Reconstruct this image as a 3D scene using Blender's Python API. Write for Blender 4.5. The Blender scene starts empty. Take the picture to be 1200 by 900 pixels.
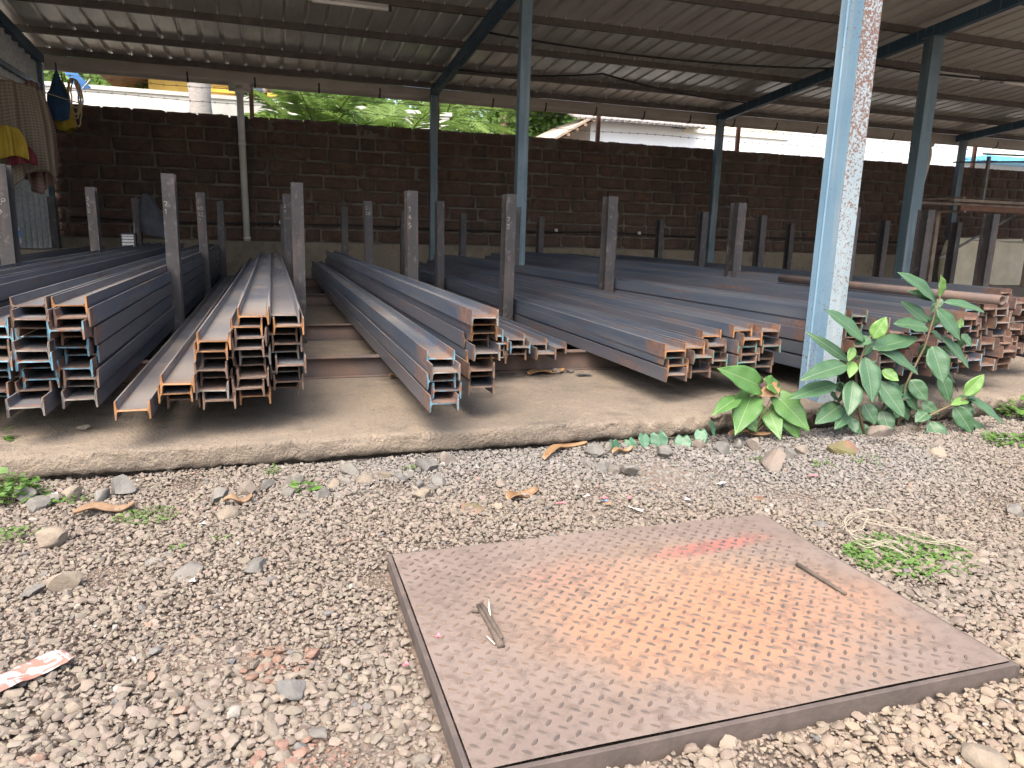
import bpy, bmesh, math, random
import numpy as np
from mathutils import Vector, Matrix, noise as mnoise
R = math.radians
rnd = random.Random(7)
S = bpy.context.scene
COL = S.collection

# ------------------------------------------------------------------ camera
cd = bpy.data.cameras.new('camera'); cam = bpy.data.objects.new('camera', cd); COL.objects.link(cam)
_f = 857.56
def _n(v): return Vector(v).normalized()
_X = _n((2649.0, -104.0, _f)); _Y = _n((-285.0, -188.0, _f)); _Z = -_X.cross(_Y)
if _Z.y > 0: _Z = -_Z
right = Vector((_X.x, _Y.x, _Z.x)); down = Vector((_X.y, _Y.y, _Z.y)); fwd = Vector((_X.z, _Y.z, _Z.z))
cam.matrix_world = Matrix(((right.x, -down.x, -fwd.x, 0), (right.y, -down.y, -fwd.y, 0), (right.z, -down.z, -fwd.z, 1.0), (0, 0, 0, 1)))
cd.sensor_width = 36.0; cd.lens = _f / 1200 * 36; cd.clip_start = .02; cd.clip_end = 2000
S.camera = cam
S.render.resolution_x = 1024; S.render.resolution_y = 768
# survey helpers: where the sight line through a photo point meets a known plane of the place
CAMP = Vector((0, 0, 1.0))
def ray(u, v): return right * (u - 600) + down * (v - 450) + fwd * _f
def onZ(u, v, z=0.0):
    d = ray(u, v); return CAMP + d * ((z - 1.0) / d.z)
def onY(u, v, y):
    d = ray(u, v); return CAMP + d * (y / d.y)

# ------------------------------------------------------------------ world, sun, exposure
W = bpy.data.worlds.new('World'); S.world = W; W.use_nodes = True
nt = W.node_tree
sky = nt.nodes.new('ShaderNodeTexSky'); sky.sky_type = 'NISHITA'; sky.sun_disc = False
SUN_EL, SUN_AZ = 58.0, 215.0       # high hazy sun, behind the camera and to its left
sky.sun_elevation = R(SUN_EL); sky.sun_rotation = R(SUN_AZ); sky.dust_density = 6.0; sky.air_density = 1.0; sky.ozone_density = .6
bg = nt.nodes['Background']; bg.inputs['Strength'].default_value = 0.15
nt.links.new(sky.outputs[0], bg.inputs['Color'])
sl = bpy.data.lights.new('sun', 'SUN'); sl.energy = .7; sl.angle = R(45); sl.color = (1.0, .98, .95)
so = bpy.data.objects.new('sun', sl); COL.objects.link(so)
az = R(SUN_AZ); sd = Vector((math.sin(az) * math.cos(R(SUN_EL)), math.cos(az) * math.cos(R(SUN_EL)), math.sin(R(SUN_EL))))
so.rotation_euler = (-sd).to_track_quat('-Z', 'Y').to_euler(); so.location = (0, -4, 9)
S.view_settings.view_transform = 'Standard'; S.view_settings.look = 'None'
S.view_settings.exposure = 1.95; S.view_settings.gamma = 1.0

# ------------------------------------------------------------------ material helpers
class NG:
    def __init__(s, name):
        s.m = bpy.data.materials.new(name); s.m.use_nodes = True; s.t = s.m.node_tree
        s.b = s.t.nodes['Principled BSDF']; s._tc = None
    def N(s, t, **kw):
        n = s.t.nodes.new(t)
        for k, v in kw.items(): setattr(n, k, v)
        return n
    def L(s, a, b): s.t.links.new(a, b)
    def tc(s, w='Object'):
        if s._tc is None: s._tc = s.N('ShaderNodeTexCoord')
        return s._tc.outputs[w]
    def co(s, w='Object', sc=(1, 1, 1), rand=False):
        mp = s.N('ShaderNodeMapping'); mp.inputs['Scale'].default_value = sc
        s.L(s.tc(w), mp.inputs['Vector'])
        if rand:
            oi = s.N('ShaderNodeObjectInfo'); mu = s.N('ShaderNodeMath', operation='MULTIPLY'); mu.inputs[1].default_value = 37.0
            s.L(oi.outputs['Random'], mu.inputs[0])
            cx = s.N('ShaderNodeCombineXYZ')
            for i in range(3): s.L(mu.outputs[0], cx.inputs[i])
            s.L(cx.outputs[0], mp.inputs['Location'])
        return mp.outputs[0]
    def noise(s, scale, det=4, co=None, rough=.6, dist=0):
        n = s.N('ShaderNodeTexNoise'); n.inputs['Scale'].default_value = scale; n.inputs['Detail'].default_value = det
        n.inputs['Roughness'].default_value = rough; n.inputs['Distortion'].default_value = dist
        s.L(co if co is not None else s.tc(), n.inputs['Vector']); return n.outputs['Fac']
    def voro(s, scale, co=None, feat='F1', out='Distance'):
        n = s.N('ShaderNodeTexVoronoi', feature=feat); n.inputs['Scale'].default_value = scale
        s.L(co if co is not None else s.tc(), n.inputs['Vector']); return n.outputs[out]
    def ramp(s, x, stops):
        r = s.N('ShaderNodeValToRGB'); e = r.color_ramp.elements
        while len(e) < len(stops): e.new(.5)
        for i, (p, c) in enumerate(stops):
            e[i].position = p; e[i].color = (*c, 1) if not isinstance(c, (int, float)) else (c, c, c, 1)
        s.L(x, r.inputs[0]); return r.outputs[0]
    def mix(s, f, a, b, mode='MIX'):
        n = s.N('ShaderNodeMix', data_type='RGBA', blend_type=mode)
        for v, i in ((f, 0), (a, 6), (b, 7)):
            if isinstance(v, (int, float)): n.inputs[i].default_value = v
            elif isinstance(v, tuple): n.inputs[i].default_value = (*v, 1)
            else: s.L(v, n.inputs[i])
        return n.outputs[2]
    def math(s, op, a, b=0.0, clamp=False):
        n = s.N('ShaderNodeMath', operation=op, use_clamp=clamp)
        for v, i in ((a, 0), (b, 1)):
            if isinstance(v, (int, float)): n.inputs[i].default_value = v
            else: s.L(v, n.inputs[i])
        return n.outputs[0]
    def smooth(s, x, lo, hi):
        n = s.N('ShaderNodeMapRange', interpolation_type='SMOOTHSTEP')
        n.inputs[1].default_value = lo; n.inputs[2].default_value = hi; s.L(x, n.inputs[0]); return n.outputs[0]
    def axis(s, i, w='Object'):
        n = s.N('ShaderNodeSeparateXYZ'); s.L(s.tc(w), n.inputs[0]); return n.outputs[i]
    def up(s):
        g = s.N('ShaderNodeNewGeometry'); n = s.N('ShaderNodeSeparateXYZ'); s.L(g.outputs['Normal'], n.inputs[0]); return n.outputs[2]
    def rand(s): return s.N('ShaderNodeObjectInfo').outputs['Random']
    def attr(s, name): return s.N('ShaderNodeAttribute', attribute_name=name).outputs['Color']
    def out(s, col, rough=.8, metal=0.0, bump=None, bs=.3, bd=.01, spec=None, sub=None):
        for v, k in ((col, 'Base Color'), (rough, 'Roughness'), (metal, 'Metallic')):
            if isinstance(v, (int, float)): s.b.inputs[k].default_value = v
            elif isinstance(v, tuple): s.b.inputs[k].default_value = (*v, 1)
            else: s.L(v, s.b.inputs[k])
        if spec is not None: s.b.inputs['Specular IOR Level'].default_value = spec
        if bump is not None:
            b = s.N('ShaderNodeBump'); b.inputs['Strength'].default_value = bs; b.inputs['Distance'].default_value = bd
            s.L(bump, b.inputs['Height']); s.L(b.outputs[0], s.b.inputs['Normal'])
        return s.m
MAT = {}
def simple(name, c1, c2=None, scale=6, rough=.8, metal=0.0, bs=.2, rand=True, stretch=(1, 1, 1), bd=.01, spec=None):
    g = NG(name); co = g.co(sc=stretch, rand=rand); n = g.noise(scale, 5, co)
    c2 = c2 or tuple(x * .7 for x in c1)
    MAT[name] = g.out(g.mix(g.smooth(n, .3, .7), c1, c2), rough, metal, g.noise(scale * 4, 4, co), bs, bd, spec); return MAT[name]

def m_steel():
    g = NG('mill_steel'); co = g.co(rand=True); st = g.co(sc=(6, .5, 6), rand=True)
    rr = g.rand()
    n1 = g.noise(1.5, 4, st); n2 = g.noise(14, 6, co)
    base = g.mix(g.smooth(n1, .35, .65), (.072, .092, .124), (.118, .128, .148))
    base = g.mix(g.math('MULTIPLY', g.smooth(rr, .35, .9), .65), base, (.112, .106, .118))
    base = g.mix(g.math('MULTIPLY', g.smooth(n2, .62, .78), .5), base, (.14, .13, .125))
    # rust creeping in from the cut end, uneven
    y = g.axis(1); n3 = g.noise(9, 5, co); r2 = g.math('FRACT', g.math('MULTIPLY', rr, 17.3))
    reach = g.math('ADD', g.math('MULTIPLY', g.math('MULTIPLY', r2, r2), .30), .03)
    edge = g.math('ADD', g.math('DIVIDE', y, reach), g.math('MULTIPLY', g.math('SUBTRACT', n3, .5), 2.2))
    endm = g.math('SUBTRACT', 1.0, g.smooth(edge, .1, 1.2))
    n4 = g.noise(30, 5, co)
    rust = g.mix(g.smooth(n4, .35, .65), (.26, .12, .055), (.12, .07, .05))
    rm = g.math('MAXIMUM', g.math('MULTIPLY', endm, .7), g.math('MULTIPLY', g.smooth(g.noise(3.2, 6, st), .55, .72), .5))
    c = g.mix(rm, base, rust)
    # settled dust on upward faces, in drifts
    dn = g.math('MULTIPLY', g.smooth(g.up(), .75, .98), g.smooth(g.noise(1.1, 5, co), .32, .68))
    c = g.mix(g.math('MULTIPLY', dn, .55), c, (.25, .215, .175))
    rg = g.math('ADD', .36, g.math('MULTIPLY', g.math('MAXIMUM', rm, dn), .4))
    return g.out(c, rg, .25, n2, .12, .004)
MAT['steel'] = m_steel()
def m_end(name, c, wear, c2=(.16, .085, .05)):
    g = NG(name); co = g.co(rand=True); n = g.noise(28, 4, co)
    col = g.mix(g.smooth(n, wear - .06, wear + .06), c, c2)
    MAT[name] = g.out(col, .7, 0, g.noise(90, 3, co), .4, .002)
m_end('end_cyan', (.095, .205, .265), .53); m_end('end_rust', (.25, .122, .045), .56, (.17, .085, .045))
m_end('end_brown', (.135, .086, .058), .55, (.075, .055, .045)); m_end('end_green', (.06, .145, .125), .50, (.15, .10, .07))
m_end('end_grey', (.15, .142, .128), .55, (.12, .10, .085))

def m_post():
    g = NG('post_steel'); co = g.co(rand=True); n = g.noise(22, 6, co); n2 = g.noise(3, 4, co)
    c = g.mix(g.smooth(n2, .35, .65), (.026, .024, .024), (.044, .039, .038))
    c = g.mix(g.math('MULTIPLY', g.smooth(n, .55, .68), .55), c, (.120, .108, .100)); n5 = g.noise(55, 4, co, .7); c = g.mix(g.math('MULTIPLY', g.smooth(n5, .55, .68), .6), c, (.015, .013, .013))
    c = g.mix(g.math('MULTIPLY', g.smooth(g.noise(4, 5, g.co(sc=(3, 3, .6), rand=True)), .5, .68), .55), c, (.085, .055, .042))
    return g.out(c, .62, .1, n, .25, .004)
MAT['post'] = m_post()
MAT['bearer'] = simple('bearer_steel', (.13, .085, .065), (.075, .062, .06), 5, .8)

def m_blue(name, c1, c2, rustlo, scale=1.0, climb=0.0):
    g = NG(name); co = g.co(rand=True); n = g.noise(2.2, 4, co); sp = g.noise(75 * scale, 3, co, .7); big = g.noise(1.3, 3, g.co(sc=(2, 2, .8), rand=True))
    c = g.mix(g.smooth(n, .35, .65), c1, c2)
    thr = g.math('ADD', sp, g.math('MULTIPLY', g.math('SUBTRACT', big, .5), .35))
    if climb: thr = g.math('ADD', thr, g.math('MULTIPLY', g.math('SUBTRACT', g.smooth(g.axis(2), .7, 1.9), .5), climb))
    rm = g.smooth(thr, rustlo, rustlo + .05)
    c = g.mix(rm, c, g.mix(g.noise(40, 3, co), (.085, .048, .038), (.16, .085, .055)))
    st = g.smooth(g.noise(3.0, 5, g.co(sc=(8, 8, .35), rand=True)), .5, .75)
    c = g.mix(g.math('MULTIPLY', st, .3), c, (.42, .40, .34))
    MAT[name] = g.out(c, .5, 0, g.math('SUBTRACT', sp, g.math('MULTIPLY', rm, .4)), .3, .003)
m_blue('blue_paint', (.130, .230, .315), (.165, .27, .355), .62)
m_blue('blue_paint_rusty', (.205, .265, .290), (.25, .31, .335), .50, 1.25, .15)
m_blue('blue_paint_dull', (.062, .105, .128), (.095, .145, .172), .78)
m_blue('rafter_paint', (.022, .060, .100), (.032, .078, .120), .80)
MAT['purlin'] = simple('purlin_steel', (.075, .068, .062), (.11, .095, .085), 7, .6, .2)

def m_roof():
    g = NG('roof_sheet_metal'); co = g.co(sc=(1, .3, 1)); n = g.noise(2.4, 5, co); n2 = g.noise(11, 5, co)
    c = g.mix(g.smooth(n, .35, .7), (.74, .73, .67), (.60, .58, .52))
    c = g.mix(g.math('MULTIPLY', g.smooth(n2, .55, .75), .35), c, (.36, .29, .23))
    return g.out(c, g.ramp(n, [(.3, .30), (.7, .48)]), .4, n2, .08, .004)
MAT['roof'] = m_roof()

def m_laterite():
    g = NG('laterite'); co = g.co(rand=True); n = g.noise(5, 6, co); n2 = g.noise(38, 5, co, .75); rr = g.rand()
    c = g.mix(g.smooth(n, .3, .7), (.150, .083, .056), (.082, .050, .038))
    c = g.mix(g.math('MULTIPLY', rr, .5), c, (.105, .078, .062))
    pit = g.smooth(g.voro(42, co), .10, .34)
    c = g.mix(pit, (.035, .022, .018), c)
    # damp lower courses and weathered grey crust on the wall
    gw = g.N('ShaderNodeNewGeometry').outputs['Position']; st = g.N('ShaderNodeMapping'); st.inputs['Scale'].default_value = (1.1, 1, .35); g.L(gw, st.inputs[0])
    c = g.mix(g.math('MULTIPLY', g.smooth(g.noise(1.3, 5, st.outputs[0]), .48, .66), .6), c, (.052, .044, .038))
    return g.out(c, .95, 0, g.math('ADD', n2, pit), 1.0, .035)
MAT['laterite'] = m_laterite()
MAT['mortar'] = simple('mortar', (.135, .115, .095), (.07, .058, .048), 3, .95, 0, .6, False, bd=.02)
def m_concrete(name, a, b, c):
    g = NG(name); co = g.co(); n = g.noise(1.3, 6, co); n2 = g.noise(9, 6, co, .7); n3 = g.noise(70, 4, co, .7)
    x = g.mix(g.smooth(n, .3, .7), a, b); x = g.mix(g.math('MULTIPLY', g.smooth(n2, .52, .72), .6), x, c)
    x = g.mix(g.math('MULTIPLY', g.smooth(n3, .52, .70), .5), x, (.075, .06, .048)); n4 = g.noise(3.5, 6, co, .7); x = g.mix(g.math('MULTIPLY', g.smooth(n4, .52, .66), .45), x, (.085, .07, .058))
    MAT[name] = g.out(x, .92, 0, g.math('ADD', g.math('MULTIPLY', n2, 1.5), n3), .9, .022); return MAT[name]
m_concrete('slab_concrete', (.252, .206, .155), (.182, .150, .117), (.305, .240, .165))
m_concrete('plinth_concrete', (.24, .20, .145), (.18, .15, .11), (.13, .095, .07))
m_concrete('block_concrete', (.30, .28, .25), (.22, .20, .18), (.16, .14, .12))

def m_soil():
    g = NG('soil'); n = g.noise(2.0, 6); n2 = g.noise(40, 6, None, .75); v = g.voro(45)
    c = g.mix(g.smooth(n, .35, .65), (.165, .122, .092), (.135, .105, .084))
    c = g.mix(g.smooth(n2, .45, .7), c, (.21, .172, .138))
    return g.out(c, .95, 0, g.math('ADD', n2, v), .8, .02)
MAT['soil'] = m_soil()
def m_gravel():
    g = NG('crushed_stone'); a = g.attr('tint'); n = g.noise(60, 4); n2 = g.noise(260, 3)
    c = g.mix(g.math('MULTIPLY', g.smooth(n, .35, .7), .45), a, (.205, .175, .145))
    c = g.mix(g.math('MULTIPLY', g.smooth(n2, .5, .75), .2), c, (.09, .075, .065))
    return g.out(c, .88, 0, g.math('ADD', n, n2), .35, .003, .3)
MAT['gravel'] = m_gravel()
def m_rock(name, a, b, moss=0.0):
    g = NG(name); co = g.co(rand=True); n = g.noise(14, 6, co); n2 = g.noise(90, 4, co)
    c = g.mix(g.smooth(n, .35, .65), a, b)
    c = g.mix(g.math('MULTIPLY', g.rand(), .35), c, (.22, .19, .15))
    if moss: c = g.mix(g.math('MULTIPLY', g.smooth(g.noise(9, 4, co), .45, .6), moss), c, (.09, .10, .035))
    MAT[name] = g.out(c, .9, 0, g.math('ADD', n, n2), .5, .006)
m_rock('rock_grey', (.140, .136, .126), (.090, .088, .082)); m_rock('rock_tan', (.205, .170, .128), (.145, .120, .092)); m_rock('rock_brick', (.20, .075, .04), (.13, .075, .055), .75)
m_rock('rock_brown', (.175, .145, .118), (.13, .11, .095))

def m_plate():
    g = NG('rusty_tread_plate'); X = g.axis(0); Yc = g.axis(1)
    nb = g.noise(3.2, 5); nf = g.noise(28, 6, None, .7); ns = g.noise(120, 4)
    def blob(cx, cy, rx, ry, amp, lo=.75, hi=1.35, ang=0.0):
        ca, sa = math.cos(ang), math.sin(ang)
        dx0 = g.math('SUBTRACT', X, cx); dy0 = g.math('SUBTRACT', Yc, cy)
        dx = g.math('DIVIDE', g.math('ADD', g.math('MULTIPLY', dx0, ca), g.math('MULTIPLY', dy0, sa)), rx)
        dy = g.math('DIVIDE', g.math('SUBTRACT', g.math('MULTIPLY', dy0, ca), g.math('MULTIPLY', dx0, sa)), ry)
        d = g.math('SQRT', g.math('ADD', g.math('MULTIPLY', dx, dx), g.math('MULTIPLY', dy, dy)))
        d = g.math('ADD', d, g.math('MULTIPLY', g.math('SUBTRACT', nb, .5), 1.3))
        return g.math('MULTIPLY', g.math('SUBTRACT', 1.0, g.smooth(d, lo - .55, hi)), amp)
    c = g.mix(g.smooth(nb, .3, .7), (.140, .108, .092), (.180, .142, .120))
    c = g.mix(blob(.73, .43, .52, .40, .85), c, (.262, .176, .112))
    c = g.mix(blob(.78, .38, .46, .27, .75), c, (.295, .142, .080))
    c = g.mix(blob(.45, .68, .22, .12, .45), c, (.27, .135, .090))
    c = g.mix(blob(.98, .755, .20, .045, .85, ang=.12), c, (.28, .092, .075))
    c = g.mix(g.math('MULTIPLY', g.smooth(nf, .46, .66), .6), c, (.092, .070, .058)); c = g.mix(g.math('MULTIPLY', g.smooth(g.noise(7, 6, None, .7), .5, .66), .4), c, (.115, .088, .072))
    c = g.mix(g.math('MULTIPLY', g.smooth(ns, .55, .75), .35), c, (.215, .168, .135))
    return g.out(c, .82, .05, g.math('ADD', nf, ns), .25, .003)
MAT['plate'] = m_plate()
def m_lug():
    g = NG('worn_lug_steel'); n = g.noise(9, 5); n2 = g.noise(2.6, 3)
    c = g.mix(g.smooth(n, .35, .65), (.105, .082, .071), (.075, .062, .056))
    c = g.mix(g.math('MULTIPLY', g.smooth(n2, .40, .60), .6), c, (.185, .125, .088))
    return g.out(c, .7, .1)
MAT['lug'] = m_lug()
MAT['plate_frame'] = simple('plate_frame_steel', (.10, .078, .066), (.065, .052, .046), 14, .8)

def m_leaf(name, a, b, vein, tr=.25):
    g = NG(name); co = g.co(rand=True); n = g.noise(14, 4, co)
    c = g.mix(g.smooth(n, .3, .7), a, b); c = g.mix(g.math('MULTIPLY', g.rand(), .35), c, tuple(x * 1.5 for x in a))
    x = g.math('ABSOLUTE', g.axis(0)); y = g.axis(1)
    # midrib and side veins follow the leaf's own axes
    mid = g.math('SUBTRACT', 1.0, g.smooth(x, .0008, .0022))
    w = g.math('FRACT', g.math('MULTIPLY', g.math('SUBTRACT', y, g.math('MULTIPLY', x, .7)), 46.0))
    side = g.math('MULTIPLY', g.math('SUBTRACT', 1.0, g.smooth(g.math('ABSOLUTE', g.math('SUBTRACT', w, .5)), .015, .07)), .3)
    spot = g.smooth(g.noise(34, 3, co), .70, .74); c = g.mix(g.math('MULTIPLY', spot, .7), c, (.16, .10, .05))
    c = g.mix(g.math('MULTIPLY', g.math('MAXIMUM', mid, side), .7), c, vein)
    m = g.out(c, .42, 0, g.math('MAXIMUM', mid, side), .25, .003)
    t = g.N('ShaderNodeBsdfTranslucent'); g.L(c, t.inputs[0]); mx = g.N('ShaderNodeMixShader'); mx.inputs[0].default_value = tr
    g.L(g.b.outputs[0], mx.inputs[1]); g.L(t.outputs[0], mx.inputs[2]); g.L(mx.outputs[0], g.t.nodes['Material Output'].inputs[0])
    MAT[name] = m
m_leaf('leaf_ficus', (.050, .118, .055), (.070, .145, .072), (.22, .28, .17)); m_leaf('leaf_young', (.115, .235, .055), (.145, .275, .075), (.30, .37, .18))
m_leaf('leaf_heart', (.065, .160, .040), (.09, .20, .05), (.25, .32, .15)); m_leaf('leaf_vine', (.055, .145, .08), (.075, .17, .10), (.15, .25, .15))
m_leaf('leaf_dry', (.25, .15, .075), (.18, .105, .055), (.3, .21, .12), .1)
def m_foliage(name, a, b, c3, tr=.35):
    g = NG(name); n = g.noise(1.7, 3); n2 = g.noise(30, 2)
    c = g.mix(g.smooth(n, .3, .7), a, b); c = g.mix(g.smooth(n2, .4, .8), c, c3); g.out(c, .55)
    t = g.N('ShaderNodeBsdfTranslucent'); g.L(c, t.inputs[0]); mx = g.N('ShaderNodeMixShader'); mx.inputs[0].default_value = tr
    g.L(g.b.outputs[0], mx.inputs[1]); g.L(t.outputs[0], mx.inputs[2]); g.L(mx.outputs[0], g.t.nodes['Material Output'].inputs[0])
    MAT[name] = g.m
m_foliage('foliage', (.12, .22, .05), (.17, .28, .06), (.24, .34, .09), .5); m_foliage('palm_green', (.14, .24, .045), (.20, .31, .07), (.30, .38, .12), .5); m_foliage('weed', (.07, .15, .03), (.11, .22, .045), (.15, .26, .065))
MAT['bark'] = simple('bark', (.16, .11, .075), (.10, .07, .05), 9, .9, 0, .6)
MAT['stem'] = simple('stem', (.14, .085, .05), (.10, .10, .05), 20, .8)
MAT['palm_bark'] = simple('palm_bark', (.33, .31, .28), (.24, .22, .20), 8, .9, 0, .6, stretch=(1, 1, 6))
simple('white_pvc', (.55, .53, .48), (.44, .42, .38), 3, .45, 0, .05)
simple('gutter_pvc', (.40, .365, .31), (.32, .29, .25), 2, .5, 0, .05)
simple('black_plastic', (.012, .012, .013), (.02, .02, .02), 9, .5)
simple('cable', (.010, .010, .010), (.018, .018, .018), 9, .6)
simple('galvanised', (.72, .75, .74), (.52, .55, .55), 22, .5, .1, .1)
simple('pale_wall', (.62, .60, .53), (.48, .47, .42), 1.6, .9)
simple('white_wall', (.74, .76, .75), (.68, .70, .70), .8, .9)
simple('cream_sheet', (.74, .70, .54), (.66, .62, .47), 1.5, .7)
simple('yellow_wall', (.62, .42, .10), (.52, .34, .07), 1.5, .85)
simple('yellow_paint', (.70, .45, .07), (.60, .36, .05), 3, .7)
simple('brown_roof', (.26, .17, .11), (.18, .12, .09), 4, .85)
simple('grey_roof', (.33, .31, .29), (.22, .21, .2), 3, .8)
simple('red_tile', (.42, .17, .11), (.33, .13, .09), 5, .85)
simple('hip_tile', (.46, .37, .28), (.36, .28, .2), 5, .85)
simple('window_glass', (.10, .13, .16), (.16, .20, .24), 2, .15)
simple('rust_iron', (.20, .095, .06), (.13, .07, .05), 9, .85)
simple('wire', (.16, .12, .10), (.10, .08, .07), 9, .7, .4)
simple('blue_sheet', (.07, .22, .55), (.10, .30, .62), 3, .5)
simple('blue_roof', (.10, .35, .58), (.14, .42, .65), 3, .5)
simple('rack_steel', (.30, .23, .17), (.18, .13, .10), 5, .7)
simple('thin_steel', (.20, .19, .18), (.12, .11, .10), 8, .6, .3)
simple('sack', (.62, .56, .42), (.50, .44, .32), 3, .9)
simple('lamp_tube', (.80, .80, .76), (.74, .74, .70), 3, .3); simple('fitting', (.45, .45, .43), (.35, .35, .33), 4, .5)
simple('blue_cloth', (.025, .07, .15), (.015, .045, .10), 6, .9); simple('yellow_cloth', (.40, .28, .03), (.32, .22, .02), 6, .85)
simple('red_cloth', (.20, .03, .04), (.13, .02, .03), 6, .9); simple('dark_cloth', (.045, .05, .06), (.025, .028, .035), 6, .9)
simple('rope', (.55, .42, .24), (.42, .31, .17), 30, .9); simple('twine', (.40, .355, .28), (.30, .26, .20), 40, .9)
simple('chalk', (.30, .28, .25), (.12, .11, .10), 80, .95, 0, .1)
simple('twig', (.105, .08, .062), (.07, .055, .043), 30, .9); simple('twig_pale', (.55, .50, .40), (.42, .38, .30), 30, .9)
simple('pink_scrap', (.62, .16, .18), (.5, .12, .15), 20, .6); simple('white_scrap', (.50, .49, .47), (.42, .4, .37), 20, .7); simple('blue_scrap', (.12, .20, .38), None, 20, .6)
simple('bark_chip', (.24, .155, .09), (.16, .10, .06), 22, .9)
simple('label_white', (.70, .70, .68), (.55, .55, .53), 25, .6)
def m_check(name, a, b, c3):
    g = NG(name); x = g.axis(0, 'UV'); y = g.axis(1, 'UV')
    def stripes(v, k, wd): return g.smooth(g.math('ABSOLUTE', g.math('SUBTRACT', g.math('FRACT', g.math('MULTIPLY', v, k)), .5)), wd, wd + .08)
    c = g.mix(stripes(x, 22, .2), a, b); c = g.mix(g.math('MULTIPLY', stripes(y, 30, .2), .6), c, c3)
    MAT[name] = g.out(c, .95, 0, g.noise(60, 3), .2, .004)
m_check('check_cloth', (.22, .17, .12), (.145, .12, .088), (.28, .23, .17)); m_check('pink_cloth', (.26, .16, .13), (.21, .13, .11), (.30, .21, .18))
def m_wrapper():
    g = NG('wrapper_film'); n = g.noise(18, 4, None, .6, 1.5); x = g.axis(0)
    c = g.mix(g.smooth(n, .46, .54), (.30, .145, .115), (.40, .385, .385))
    c = g.mix(g.smooth(g.noise(50, 3), .55, .7), c, (.32, .21, .175))
    MAT['wrapper'] = g.out(c, .35, 0, g.noise(30, 4), .5, .006)
m_wrapper()
def m_clear():
    g = NG('clear_plastic'); g.out((.75, .80, .85), .12); g.b.inputs['Transmission Weight'].default_value = .8; MAT['clear'] = g.m
m_clear()

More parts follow.
